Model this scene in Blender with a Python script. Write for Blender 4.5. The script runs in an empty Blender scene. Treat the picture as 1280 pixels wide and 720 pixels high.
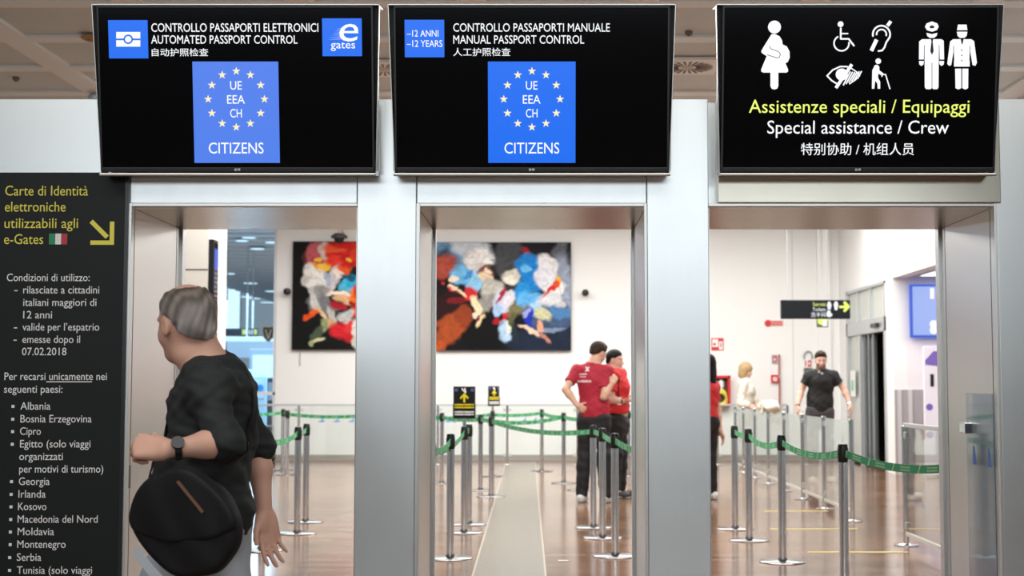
import bpy, bmesh, math, random
import numpy as np
from mathutils import Vector, Matrix
random.seed(7)
SC = bpy.context.scene
COL = SC.collection

# ------------------------------------------------------------------ camera, world, lights, exposure
F_PX, CX, CAM_Y, CAM_Z, PITCH = 1778.0, 684.0, -6.3, 1.34, math.radians(3.89)
cd = bpy.data.cameras.new('camera'); cam = bpy.data.objects.new('camera', cd); COL.objects.link(cam)
cd.sensor_width = 36.0; cd.lens = F_PX/1280*36; cd.shift_x = (640-CX)/1280
cam.location = (0, CAM_Y, CAM_Z); cam.rotation_euler = (math.pi/2+PITCH, 0, 0)
cd.dof.use_dof = True; cd.dof.focus_distance = 6.25; cd.dof.aperture_fstop = 4.0
SC.camera = cam
SC.view_settings.view_transform = 'Standard'; SC.view_settings.look = 'None'
SC.view_settings.gamma = 1.0; SC.view_settings.use_curve_mapping = False
SC.view_settings.exposure = 0.0
SC.cycles.use_denoising = True
SC.cycles.max_bounces = 8; SC.cycles.transparent_max_bounces = 24; SC.cycles.sample_clamp_indirect = 6

w = bpy.data.worlds.new('world'); SC.world = w; w.use_nodes = True
w.node_tree.nodes['Background'].inputs['Color'].default_value = (0.92, 0.95, 1.0, 1)
w.node_tree.nodes['Background'].inputs['Strength'].default_value = 0.36

def area(name, loc, rot, sx, sy, power, col=(1, 1, 1)):
    l = bpy.data.lights.new(name, 'AREA'); l.shape = 'RECTANGLE'; l.size = sx; l.size_y = sy
    l.energy = power; l.color = col
    o = bpy.data.objects.new(name, l); COL.objects.link(o); o.location = loc; o.rotation_euler = rot
    return o
area('added_hall_light', (0, 13.6, 4.40), (0, 0, 0), 10.0, 6.4, 1000, (1, .985, .96))  # added area light above the view, in place of many small downlights
area('added_hall_light', (0, 6.0, 4.40), (0, 0, 0), 7.0, 1.6, 480, (1, .985, .96))  # second added area light, out of view, brightens near floor and ceiling
area('added_side_hall_light', (7.4, 12.0, 2.9), (0, 0, 0), 2.4, 4.0, 130, (1, .93, .97))  # added area light over the unseen part of the side hall
area('added_front_hall_light', (0, -4.2, 4.40), (0, 0, 0), 9.0, 3.0, 230, (1, .97, .92))  # unseen overhead fill, added to light the portal and notice board
area('assumed_window_light', (-1, -15.0, 3.55), (math.radians(-90), 0, math.pi), 14.0, 1.7, 380, (.86, .94, 1.0))  # unseen area light, assumed as windows, added for bright reflections on the steel
area('added_far_hall_light', (-8, 40, 4.3), (0, 0, 0), 10, 24, 6500, (.75, .87, 1.0))  # fill added to brighten the next hall, besides its round lamps

# ------------------------------------------------------------------ helpers
SN, CS = math.sin(PITCH), math.cos(PITCH)
def ray(px, py):
    a = (px-CX)/F_PX; b = (360-py)/F_PX
    return Vector((a, CS-b*SN, SN+b*CS))
CAM = Vector((0, CAM_Y, CAM_Z))
def at(px, py, d):
    """the point of the place seen at a photo pixel, d metres in front of the camera"""
    r = ray(px, py); return CAM + r*(d/r.y)
def flo(px, py, z=0.0):
    r = ray(px, py); return CAM + r*((z-CAM_Z)/r.z)

MATS = {}
def mat(name, color, rough=.5, metal=0., emit=None, es=1., noise=0., nscale=30., stretch=(1, 1, 1), spec=.5, bump=0., attr=None):
    if name in MATS: return MATS[name]
    m = bpy.data.materials.new(name); m.use_nodes = True
    nt = m.node_tree; b = nt.nodes['Principled BSDF']
    b.inputs['Base Color'].default_value = (*color, 1); b.inputs['Roughness'].default_value = rough
    b.inputs['Metallic'].default_value = metal; b.inputs['Specular IOR Level'].default_value = spec
    if emit is not None:
        b.inputs['Emission Color'].default_value = (*emit, 1); b.inputs['Emission Strength'].default_value = es
    if noise or bump:
        tc = nt.nodes.new('ShaderNodeTexCoord'); mp = nt.nodes.new('ShaderNodeMapping')
        mp.inputs['Scale'].default_value = stretch
        nz = nt.nodes.new('ShaderNodeTexNoise'); nz.inputs['Scale'].default_value = nscale; nz.inputs['Detail'].default_value = 3
        nt.links.new(tc.outputs['Object'], mp.inputs['Vector']); nt.links.new(mp.outputs['Vector'], nz.inputs['Vector'])
        if noise:
            mx = nt.nodes.new('ShaderNodeMix'); mx.data_type = 'RGBA'
            mx.inputs[6].default_value = (*[c*(1-noise) for c in color], 1)
            mx.inputs[7].default_value = (*[min(1, c*(1+noise)) for c in color], 1)
            nt.links.new(nz.outputs['Fac'], mx.inputs[0]); nt.links.new(mx.outputs[2], b.inputs['Base Color'])
        if bump:
            bp = nt.nodes.new('ShaderNodeBump'); bp.inputs['Strength'].default_value = bump; bp.inputs['Distance'].default_value = .01
            nt.links.new(nz.outputs['Fac'], bp.inputs['Height']); nt.links.new(bp.outputs['Normal'], b.inputs['Normal'])
    if attr:
        at_ = nt.nodes.new('ShaderNodeVertexColor'); at_.layer_name = attr
        nt.links.new(at_.outputs['Color'], b.inputs['Base Color'])
    MATS[name] = m; return m

def glow(name, color, s=1.0):
    return mat(name, (.01, .01, .01), .3, emit=color, es=s)

def steel(name, base, rough, stretch, var=.05):
    m = mat(name, base, rough, 1.0)
    nt = m.node_tree; b = nt.nodes['Principled BSDF']
    tc = nt.nodes.new('ShaderNodeTexCoord'); mp = nt.nodes.new('ShaderNodeMapping'); mp.inputs['Scale'].default_value = stretch
    nz = nt.nodes.new('ShaderNodeTexNoise'); nz.inputs['Scale'].default_value = 1; nz.inputs['Detail'].default_value = 4
    n2 = nt.nodes.new('ShaderNodeTexNoise'); n2.inputs['Scale'].default_value = 5; n2.inputs['Detail'].default_value = 5
    nt.links.new(tc.outputs['Object'], mp.inputs['Vector']); nt.links.new(mp.outputs['Vector'], nz.inputs['Vector'])
    nt.links.new(tc.outputs['Object'], n2.inputs['Vector'])
    r = nt.nodes.new('ShaderNodeMapRange'); r.inputs['To Min'].default_value = rough-var; r.inputs['To Max'].default_value = rough+var
    ad = nt.nodes.new('ShaderNodeMath'); ad.operation = 'ADD'; hl = nt.nodes.new('ShaderNodeMath'); hl.operation = 'MULTIPLY'; hl.inputs[1].default_value = .5
    nt.links.new(nz.outputs['Fac'], ad.inputs[0]); nt.links.new(n2.outputs['Fac'], ad.inputs[1]); nt.links.new(ad.outputs[0], hl.inputs[0])
    nt.links.new(hl.outputs[0], r.inputs['Value']); nt.links.new(r.outputs['Result'], b.inputs['Roughness'])
    mx = nt.nodes.new('ShaderNodeMix'); mx.data_type = 'RGBA'
    mx.inputs[6].default_value = (*[c*.96 for c in base], 1); mx.inputs[7].default_value = (*[min(1, c*1.04) for c in base], 1)
    nt.links.new(hl.outputs[0], mx.inputs[0]); nt.links.new(mx.outputs[2], b.inputs['Base Color'])
    bp = nt.nodes.new('ShaderNodeBump'); bp.inputs['Strength'].default_value = .012; bp.inputs['Distance'].default_value = .002
    nt.links.new(nz.outputs['Fac'], bp.inputs['Height']); nt.links.new(bp.outputs['Normal'], b.inputs['Normal'])
    return m

def glass(name, tint, refl=1.0, power=5.0):
    m = bpy.data.materials.new(name); m.use_nodes = True; nt = m.node_tree
    for n in list(nt.nodes): nt.nodes.remove(n)
    out = nt.nodes.new('ShaderNodeOutputMaterial'); tr = nt.nodes.new('ShaderNodeBsdfTransparent'); gl = nt.nodes.new('ShaderNodeBsdfGlossy')
    tr.inputs['Color'].default_value = (*tint, 1); gl.inputs['Roughness'].default_value = .03
    fr = nt.nodes.new('ShaderNodeLayerWeight'); fr.inputs['Blend'].default_value = .5
    pw = nt.nodes.new('ShaderNodeMath'); pw.operation = 'POWER'; pw.inputs[1].default_value = power; nt.links.new(fr.outputs['Facing'], pw.inputs[0])
    mu = nt.nodes.new('ShaderNodeMath'); mu.operation = 'MULTIPLY_ADD'; mu.inputs[1].default_value = .94*refl; mu.inputs[2].default_value = .04*refl
    mx = nt.nodes.new('ShaderNodeMixShader')
    nt.links.new(pw.outputs[0], mu.inputs[0]); nt.links.new(mu.outputs[0], mx.inputs[0])
    nt.links.new(tr.outputs[0], mx.inputs[1]); nt.links.new(gl.outputs[0], mx.inputs[2]); nt.links.new(mx.outputs[0], out.inputs['Surface'])
    MATS[name] = m; return m

class MB:
    """collects simple shapes into one mesh"""
    def __init__(s): s.bm = bmesh.new()
    def box(s, lo, hi, bev=0., seg=2):
        r = bmesh.ops.create_cube(s.bm, size=1.0); vs = r['verts']
        for v in vs:
            v.co = Vector([(lo[i]+hi[i])/2 + v.co[i]*(hi[i]-lo[i]) for i in range(3)])
        if bev:
            es = list({e for v in vs for e in v.link_edges})
            bmesh.ops.bevel(s.bm, geom=es, offset=bev, segments=seg, affect='EDGES', profile=.6)
        return s
    def hexa(s, pts):
        """8 points: bottom ring of 4 then top ring of 4"""
        v = [s.bm.verts.new(p) for p in pts]
        for f in ((3, 2, 1, 0), (4, 5, 6, 7), (0, 1, 5, 4), (1, 2, 6, 5), (2, 3, 7, 6), (3, 0, 4, 7)):
            s.bm.faces.new([v[i] for i in f])
        return s
    def lathe(s, prof, n=24, c=(0, 0, 0), axis='z'):
        rings = []
        for r, h in prof:
            ring = []
            for i in range(n):
                a = 2*math.pi*i/n
                p = (r*math.cos(a), r*math.sin(a), h)
                if axis == 'y': p = (r*math.cos(a), h, r*math.sin(a))
                if axis == 'x': p = (h, r*math.cos(a), r*math.sin(a))
                ring.append(s.bm.verts.new((p[0]+c[0], p[1]+c[1], p[2]+c[2])))
            rings.append(ring)
        for k in range(len(rings)-1):
            for i in range(n):
                s.bm.faces.new((rings[k][i], rings[k][(i+1) % n], rings[k+1][(i+1) % n], rings[k+1][i]))
        s.bm.faces.new(rings[0][::-1]); s.bm.faces.new(rings[-1])
        return s
    def tube(s, pts, r, n=10, flat=None):
        pts = [Vector(p) for p in pts]; rings = []
        for i, p in enumerate(pts):
            d = (pts[min(i+1, len(pts)-1)] - pts[max(i-1, 0)]).normalized()
            up = Vector((0, 0, 1)) if abs(d.z) < .95 else Vector((0, 1, 0))
            a = d.cross(up).normalized(); b = a.cross(d)
            rr = r[i] if isinstance(r, (list, tuple)) else r
            rb = rr*(flat or 1)
            rings.append([s.bm.verts.new(p + a*rr*math.cos(2*math.pi*k/n) + b*rb*math.sin(2*math.pi*k/n)) for k in range(n)])
        for k in range(len(rings)-1):
            for i in range(n):
                s.bm.faces.new((rings[k][i], rings[k][(i+1) % n], rings[k+1][(i+1) % n], rings[k+1][i]))
        s.bm.faces.new(rings[0][::-1]); s.bm.faces.new(rings[-1])
        return s
    def poly(s, pts, y0, y1):
        """outline in x,z pushed from y0 (front) to y1 (back)"""
        a = [s.bm.verts.new((p[0], y0, p[1])) for p in pts]; b = [s.bm.verts.new((p[0], y1, p[1])) for p in pts]
        s.bm.faces.new(a); s.bm.faces.new(b[::-1]); n = len(pts)
        for i in range(n): s.bm.faces.new((a[i], b[i], b[(i+1) % n], a[(i+1) % n]))
        return s
    def build(s, name, m, parent=None, loc=None, smooth=False):
        bmesh.ops.recalc_face_normals(s.bm, faces=s.bm.faces[:])
        me = bpy.data.meshes.new(name); s.bm.to_mesh(me); s.bm.free()
        if smooth:
            for p in me.polygons: p.use_smooth = True
            try: me.set_sharp_from_angle(angle=math.radians(40))
            except Exception: pass
        me.materials.append(m)
        o = bpy.data.objects.new(name, me); COL.objects.link(o)
        if parent: o.parent = parent
        if loc is not None: o.location = loc
        return o

def tag(o, label, cat=None, group=None, kind=None):
    o['label'] = label
    if cat: o['category'] = cat
    if group: o['group'] = group
    if kind: o['kind'] = kind
    return o
def thing(name, label, cat, loc=(0, 0, 0), rot=(0, 0, 0), group=None, kind=None):
    o = bpy.data.objects.new(name, None); COL.objects.link(o); o.empty_display_size = .1
    o.location = loc; o.rotation_euler = rot
    return tag(o, label, cat, group, kind)
def struct(o, label, cat): return tag(o, label, cat, kind='structure')

def text_mesh(name, s, m, parent, x0, x1, zb, cap, y=0., depth=.0012, shear=0., align='fit'):
    """one line of lettering in the parent's local x,z plane: from x0 to x1, baseline zb, capital height cap"""
    c = bpy.data.curves.new('line', 'FONT'); c.body = s; c.size = 1.0; c.resolution_u = 3; c.shear = shear
    t = bpy.data.objects.new('line', c); COL.objects.link(t)
    bpy.context.view_layer.update()
    me = bpy.data.meshes.new_from_object(t.evaluated_get(bpy.context.evaluated_depsgraph_get()))
    bpy.data.objects.remove(t); bpy.data.curves.remove(c)
    n = len(me.vertices); co = np.empty(n*3, np.float32); me.vertices.foreach_get('co', co); co = co.reshape(-1, 3)
    lo, hi = co[:, 0].min(), co[:, 0].max(); sz = cap/.70
    if cap < 0: sz = -cap/(co[:, 1].max()-co[:, 1].min()); co[:, 1] -= co[:, 1].min()
    out = np.zeros_like(co)
    sx = (x1-x0)/(hi-lo)
    out[:, 0] = x0+(co[:, 0]-lo)*sx; out[:, 2] = zb+co[:, 1]*sz; out[:, 1] = y
    me.vertices.foreach_set('co', out.ravel())
    bm = bmesh.new(); bm.from_mesh(me); bpy.data.meshes.remove(me)
    bmesh.ops.recalc_face_normals(bm, faces=bm.faces[:])
    for f in bm.faces:
        if f.normal.y > 0: f.normal_flip()
    r = bmesh.ops.extrude_face_region(bm, geom=bm.faces[:])
    for v in r['geom']:
        if isinstance(v, bmesh.types.BMVert): v.co.y -= depth
    me = bpy.data.meshes.new(name); bm.to_mesh(me); bm.free(); me.materials.append(m)
    o = bpy.data.objects.new(name, me); COL.objects.link(o); o.parent = parent
    return o

# ------------------------------------------------------------------ materials
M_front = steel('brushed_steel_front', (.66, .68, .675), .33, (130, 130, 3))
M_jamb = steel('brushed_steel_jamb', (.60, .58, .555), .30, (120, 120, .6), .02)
M_soffit = steel('steel_soffit_floor_tint', (.35, .285, .225), .25, (3, 60, 60))  # same steel, with the brown floor's reflection put into its base colour
M_shaded = steel('brushed_steel_shade_tint', (.40, .37, .31), .24, (3, 80, 80))  # steel darkened and warmed to paint in the screen tray's shade and reflection
M_base = mat('dull_polished_steel', (.27, .27, .27), .24, 1.0)
M_trim = mat('bright_steel_edge', (.60, .60, .58), .35, 1.0)
M_hood = steel('steel_screen_housing', (.70, .71, .69), .30, (3, 90, 90))
M_chrome = mat('polished_steel', (.78, .79, .80), .13, 1.0)
M_black = mat('black_plastic', (.012, .012, .013), .35)
M_screen = mat('dark_glass_screen', (.003, .003, .004), .10, spec=.25)
M_white = mat('white_wall_paint', (.86, .86, .845), .6, noise=.012, nscale=2)
M_cream = mat('cream_wall_panel', (.80, .77, .70), .5, noise=.015, nscale=3)
M_alu = mat('grey_aluminium', (.55, .58, .60), .4, .6)
M_dark = mat('dark_gap', (.03, .03, .03), .6)
M_ceil = mat('ceiling_panel', (.60, .66, .69), .6, noise=.06, nscale=1.2)
M_beam = mat('ceiling_beam', (.80, .86, .89), .55, noise=.03, nscale=2)
G_clear = glass('clear_glass', (.96, .985, .975), 1.0, 3.2)
G_blue = glass('blue_tinted_glass', (.74, .87, .95), .6)
E_white = glow('lit_white', (.95, .97, 1.0), 1.05)
E_yellow = glow('lit_yellow', (.82, .93, .17), 1.1)
E_blue = glow('lit_blue', (.0, .16, .96), .92)
E_blue2 = glow('lit_lavender_blue', (.08, .22, .88), .95)
E_cream = glow('lit_cream', (1.0, .90, .52), 1.0)

# floor: polished parquet
M_floor = mat('polished_parquet', (.3, .2, .14), .16)
nt = M_floor.node_tree; b = nt.nodes['Principled BSDF']
tc = nt.nodes.new('ShaderNodeTexCoord'); br = nt.nodes.new('ShaderNodeTexBrick')
br.inputs['Scale'].default_value = 1.0; br.inputs['Brick Width'].default_value = .62; br.inputs['Row Height'].default_value = .155
br.inputs['Mortar Size'].default_value = .0018; br.inputs['Color1'].default_value = (.28, .155, .088, 1)
br.inputs['Color2'].default_value = (.14, .078, .047, 1); br.inputs['Mortar'].default_value = (.10, .065, .045, 1)
nz = nt.nodes.new('ShaderNodeTexNoise'); nz.inputs['Scale'].default_value = 3; nz.inputs['Detail'].default_value = 4
mp = nt.nodes.new('ShaderNodeMapping'); mp.inputs['Scale'].default_value = (2, 22, 1)
mx = nt.nodes.new('ShaderNodeMix'); mx.data_type = 'RGBA'; mx.blend_type = 'MULTIPLY'; mx.inputs[0].default_value = .6
rp = nt.nodes.new('ShaderNodeMapRange'); rp.inputs['To Min'].default_value = .6; rp.inputs['To Max'].default_value = 1.35
nt.links.new(tc.outputs['Object'], br.inputs['Vector']); nt.links.new(tc.outputs['Object'], mp.inputs['Vector'])
nt.links.new(mp.outputs['Vector'], nz.inputs['Vector']); nt.links.new(nz.outputs['Fac'], rp.inputs['Value'])
nt.links.new(br.outputs['Color'], mx.inputs[6]); nt.links.new(rp.outputs['Result'], mx.inputs[7]); nt.links.new(mx.outputs[2], b.inputs['Base Color'])
b.inputs['Specular IOR Level'].default_value = .38
M_stone = mat('pale_stone_strip', (.20, .17, .13), .28, noise=.25, nscale=14)

# ------------------------------------------------------------------ room
HC = 4.5
YF = 25.4+CAM_Y        # far wall
def bx(name, lo, hi, m, label, cat, parent=None, bev=0):
    o = MB().box(lo, hi, bev).build(name, m, parent)
    if not parent: struct(o, label, cat)
    return o
bx('wall_back_blocker', (-16, -17.4, 0), (14, -17.2, HC), mat('back_wall_brown', (.16, .14, .125), .7), 'added dark wall behind the camera, blocking world light', 'wall')  # unseen wall, added to keep world glow out of the steel's reflections
bx('floor', (-16, -18, -.1), (14, 95, 0), M_floor, 'polished brown parquet floor through the hall', 'floor')
fa, fb, fc, fd = flo(591, 719), flo(682, 719), flo(668.7, 578), flo(632.5, 578)
def strip(name, q, m, z, th=.004):
    return MB().hexa([(p.x, p.y, z-th) for p in q]+[(p.x, p.y, z) for p in q]).build(name, m)
ext = lambda p, q, t: p+(q-p)*t
struct(strip('trim_1', [ext(fa, fd, -.45), ext(fb, fc, -.45), fc, fd], M_stone, .003), 'pale stone strip set into the parquet of the middle lane', 'floor strip')
M_joint = mat('pale_joint_line', (.40, .36, .29), .35)
mbj = MB()
for p, q in ((fa, fd), (fb, fc)):
    a = ext(p, q, -.45); mbj.hexa([(a.x-.006, a.y, .001), (a.x+.006, a.y, .001), (q.x+.006, q.y, .001), (q.x-.006, q.y, .001),
                                   (a.x-.006, a.y, .0045), (a.x+.006, a.y, .0045), (q.x+.006, q.y, .0045), (q.x-.006, q.y, .0045)])
struct(mbj.build('trim_2', M_joint), 'pale joints along both edges of the stone strip', 'floor strip')

ce = bx('ceiling', (-16, -18, HC), (14, YF+.2, HC+.15), M_ceil, 'suspended ceiling of grey panels between paler ribs', 'ceiling')
mb = MB()
for k in range(-10, 11):
    x = -4.85 + 1.41*(k+5) - .0
    mb.box((x-.125, -17.9, HC-.03), (x+.125, YF, HC+.01))
hr = HC-CAM_Z
d0 = hr/math.tan(math.atan((360-46.5)/F_PX)+PITCH)
for k in range(-16, 14):
    y = d0+1.21*k+CAM_Y
    if -17.8 < y < YF-.2: mb.box((-15.9, y-.10, HC-.026), (13.9, y+.10, HC+.012))
mb.build('rib', M_beam, ce)

# far wall with window opening on the left
xw = at(345, 400, 25.4).x
wf = bx('wall_far', (xw, YF, 0), (7.5, YF+.2, HC), M_white, 'white far wall behind the queue lanes', 'wall')
px0 = at(1023, 400, 25.3).x; px1 = at(1039, 400, 25.3).x
bx('trim_3', (px0, YF-.07, 0), (px1, YF-.001, HC), M_white, 'flat white pilaster on the far wall near the corner', 'pilaster')
sx_ = at(991, 400, 25.4).x
bx('trim_4', (sx_-.008, YF-.004, 0), (sx_+.008, YF-.0005, HC), mat('wall_joint', (.66, .66, .65), .6), 'thin upright panel joint on the far wall', 'wall joint')
bx('baseboard_far', (xw, YF-.02, 0), (5.25, YF-.001, .10), mat('grey_brown_skirting', (.36, .33, .30), .35), 'grey brown skirting along the far wall', 'baseboard')
# window to the next hall
wx0 = -9.0
zs = at(320, 492, 25.4).z
wn = thing('window_1', 'tall blue tinted window to the next hall left of the paintings', 'window', (0, 0, 0), kind='structure')
mb = MB()
mb.box((wx0, YF+.02, zs-.03), (xw, YF+.14, zs+.03), .005).box((xw-.05, YF+.02, 0), (xw, YF+.14, HC), .004).box((wx0, YF+.02, 0), (xw, YF+.14, .05))
mb.build('window_frame', mat('pale_window_frame', (.72, .76, .80), .4), wn)
MB().box((wx0, YF+.07, zs+.03), (xw-.05, YF+.08, HC)).build('pane', G_blue, wn)
MB().box((wx0, YF+.07, .05), (xw-.05, YF+.08, zs-.03)).build('pane', G_blue, wn)
# cream wall block on the left with board
cw = struct(MB().box((-12, 18.8+CAM_Y, 0), (-4.5, 19.9+CAM_Y, HC)).build('wall_left', M_cream), 'cream panelled wall beyond the first doorway', 'wall')
zj = at(245, 337, 18.8).z
MB().box((-12, 18.8+CAM_Y-.004, zj-.008), (-4.5, 18.8+CAM_Y, zj+.008)).build('panel_joint', M_dark, cw)

# next hall beyond the window
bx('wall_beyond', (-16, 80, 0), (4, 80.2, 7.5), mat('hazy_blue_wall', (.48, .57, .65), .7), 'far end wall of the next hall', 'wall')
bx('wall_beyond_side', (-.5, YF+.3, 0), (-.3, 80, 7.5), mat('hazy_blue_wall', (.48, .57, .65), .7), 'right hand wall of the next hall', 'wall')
M_ceil2 = mat('striped_ceiling', (.55, .61, .66), .5)
ce2 = bx('ceiling_beyond', (-16, YF+.2, 6.2), (4, 80, 6.3), M_ceil2, 'slatted ceiling of the next hall', 'ceiling')
mb = MB()
for k in range(40): mb.box((-15.9, 21+k*1.5, 6.12), (3.9, 21.5+k*1.5, 6.21))
mb.build('slat', mat('pale_slat', (.62, .68, .74), .5), ce2)
E_day = glow('daylight_pane', (.85, .95, 1.0), 1.6)
for i, (a, bb, c, d_) in enumerate(((283, 348, 301, 411), (283, 500, 305, 530), (283, 303, 296, 330))):
    p, q = at(a, d_, 84), at(c, bb, 84)
    ow = thing('window_%d' % (i+2), ['bright window high in the end wall of the next hall', 'bright window low in the end wall of the next hall', 'narrow bright window at the top of the next hall'][i], 'window', kind='structure')
    lo = (min(p.x, q.x)-2.5, 79.8, min(p.z, q.z)); hi = (max(p.x, q.x)-(.5 if i == 0 else 1.0), 79.9, max(p.z, q.z))
    MB().box(lo, hi).build('pane', E_day, ow)
    MB().box((lo[0]-.08, 79.82, lo[2]-.08), (hi[0]+.08, 79.98, hi[2]+.08)).build('window_frame', M_alu, ow)
lights2 = [(311, 297), (303, 301), (340, 303), (313, 354), (340, 364), (309, 371), (317, 373), (334, 378), (328, 389), (335, 390), (312, 394), (322, 311), (285, 342)]
for i, (a, c) in enumerate(lights2):
    r = ray(a, c); t = (6.1-CAM_Z)/r.z; p = CAM+r*t
    if p.y > 79 or p.y < YF+1: continue
    s_ = .22*(p.y+6)/45
    o = thing('ceiling_lamp', 'round lit ceiling lamp in the next hall seen through the tinted window', 'ceiling light', (p.x, p.y, 6.1), group='round ceiling lamps in the next hall')
    MB().lathe([(s_*1.15, 0), (s_*1.15, .03), (s_*1.1, .03)], 20).build('trim_ring', M_alu, o)
    MB().lathe([(s_, -.012), (s_, .0)], 20).build('diffuser', E_day, o)

# ------------------------------------------------------------------ right side wall, sliding door, side hall
XR = 5.22
def Yd(d): return d+CAM_Y
bx('wall_right', (XR, Yd(24.75), 0), (XR+.2, YF, HC), M_white, 'short white wall beside the sliding door', 'wall')
bx('wall_right_pier', (XR, Yd(21.45), 0), (XR+.2, Yd(21.9), HC), M_white, 'white pier between the sliding door and the side hall', 'wall')
bx('wall_right_header', (XR, Yd(8), 2.95), (XR+.2, Yd(21.45), HC), M_white, 'white wall above the side hall opening', 'wall')
bx('wall_right_upper', (XR, Yd(21.9), 2.95), (XR+.2, Yd(24.75), HC), M_white, 'white wall above the sliding door', 'wall')
bx('wall_side_hall', (XR+.2, Yd(21.45), 0), (10, Yd(21.6), 3.3), mat('pinkish_white_wall', (.84, .80, .81), .6), 'end wall of the side hall behind the blue screen', 'wall')
wz = at(1130, 487, 21.4).z
wc = struct(MB().box((XR, Yd(21.41), 0), (10, Yd(21.45), wz)).build('wall_wainscot', mat('grey_wainscot', (.40, .37, .38), .45, noise=.05, nscale=40)), 'grey wainscot along the side hall end wall', 'wainscot')
mb = MB()
for q in (1124.5, 1138): 
    x = at(q, 500, 21.4).x; mb.box((x-.03, Yd(21.395), 0), (x+.03, Yd(21.41), wz))
mb.build('joint_strip', mat('pale_strip', (.62, .60, .61), .4), wc)
bx('ceiling_side_hall', (XR+.2, Yd(8), 3.0), (10, Yd(21.6), 3.1), mat('side_hall_ceiling', (.70, .68, .69), .6), 'low ceiling of the side hall', 'ceiling')
lp = thing('ceiling_lamp', 'rectangular lit ceiling panel above the blue screen', 'ceiling light', (6.0, Yd(20.75), 2.985))
MB().box((-.45, -.5, -.02), (.55, .5, .013), .005).build('housing', M_alu, lp)
MB().box((-.42, -.47, -.026), (.52, .47, -.018)).build('diffuser', glow('lamp_panel', (1, .97, .95), 1.6), lp)

dr = thing('door_4', 'grey framed sliding glass door in the right side wall, half open', 'door', kind='structure')
y0, y1 = Yd(21.9), Yd(24.75)
mb = MB(); X0 = XR-.02; X1 = XR+.12
mb.box((X0, y1-.10, 0), (X1, y1, 2.95), .004).box((X0, y0, 0), (X1, y0+.06, 2.95), .004).box((X0, y0, 2.90), (X1, y1, 2.95), .004)
mb.box((X0, y0, 2.17), (X1, y1, 2.40), .004)
for q in (.35, .68): mb.box((X0, y0+(y1-y0)*q-.02, 2.38), (X1, y0+(y1-y0)*q+.02, 2.93))
mb.box((X0, y0+1.75, 0), (X1, y0+1.83, 2.2)).box((X0, y0+.06, 0), (X1, y0+.10, 2.2))
mb.build('door_frame', M_alu, dr)
MB().box((XR+.03, y0+.05, 2.40), (XR+.05, y1-.08, 2.91)).build('transom_pane', mat('greenish_grey_pane', (.52, .54, .48), .15), dr)
MB().box((XR+.03, y0+1.83, .05), (XR+.05, y1-.1, 2.18)).build('fixed_pane', mat('greenish_grey_pane', (.52, .54, .48), .15), dr)
mb = MB()
for q in (1.62, 1.35, 1.02): mb.box((XR+.04, y0+q, .02), (XR+.10, y0+q+.13, 2.17), .004)
lf = mb.build('sliding_leaf', mat('dark_grey_leaf', (.13, .15, .16), .3, .4), dr)
MB().box((XR+.06, y0+1.0, .1), (XR+.08, y0+1.7, 2.1)).build('leaf_pane', mat('dark_leaf_pane', (.10, .12, .12), .1), lf)
MB().box((XR+.35, y0-.3, 0), (XR+.4, y1, 2.9)).build('dark_interior', mat('dark_brown_interior', (.035, .028, .02), .6), dr)
MB().box((X0-.06, y0+.35, 2.24), (X0, y0+.75, 2.31), .012).build('sensor', M_black, dr)
nn = thing('door_notice', 'white notice with a green square on the sliding door glass', 'notice', (XR-.025, y0+2.35, 1.36))
MB().box((0, -.17, -.22), (.012, .17, .22), .002).build('sheet', mat('paper_white', (.85, .88, .86), .6), nn)
MB().box((-.004, -.09, -.12), (0, .09, .06)).build('green_mark', mat('notice_green', (.25, .62, .40), .6), nn)

# ------------------------------------------------------------------ steel portal
DP = .94
def zp(py, d=6.3): return at(640, py, d).z
def xp(px, py=300, d=6.3): return at(px, py, d).x
ZT = zp(123.5); ZL = zp(254); ZS = zp(218)
P1a, P1b = xp(446), xp(520); P2a, P2b = xp(809), xp(886); R3 = xp(1247, 300); L1 = xp(160, 260)
ZB = at(640, 286.5, 6.3+DP).z     # soffit height at the back lip
ZB = min(ZB, ZL-.01)
def wallbox(name, x0, x1, z0, z1, label, y=0.):
    o = MB().box((x0, y, z0), (x1, DP, z1), .003).build(name, M_front); struct(o, label, 'wall'); return o
wallbox('wall_front_left', -3.6, L1, 0, ZT, 'brushed steel wall left of the first doorway')
wallbox('pillar', P1a, P1b, 0, ZT, 'brushed steel pillar between the first and second doorways')
wallbox('pillar', P2a, P2b, 0, ZT, 'brushed steel pillar between the second and third doorways')
wallbox('wall_front_right', R3, 4.0, 0, ZT, 'brushed steel wall right of the third doorway')
def lintel(x0, x1, y, label, zs=None):
    o = MB().box((x0+.002, y, ZL), (x1-.002, DP-.002, ZT-.001), .003).build('lintel', M_front); struct(o, label, 'lintel')
    if zs: MB().box((x0+.004, y-.0015, zs-.002), (x1-.004, y+.001, zs+.002)).build('seam', M_dark, o)
    return o
lintel(L1, P1a, .006, 'steel lintel over the first doorway', ZS)
lintel(P1b, P2a, .006, 'steel lintel over the second doorway', ZS)
lintel(P2b, R3, .07, 'deep steel lintel over the third doorway')
h3 = MB().box((xp(897.5), -.012, ZL), (xp(1251.5), .068, ZT), .004).build('lintel', M_shaded); struct(h3, 'projecting steel box behind the assistance screen', 'lintel')
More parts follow.
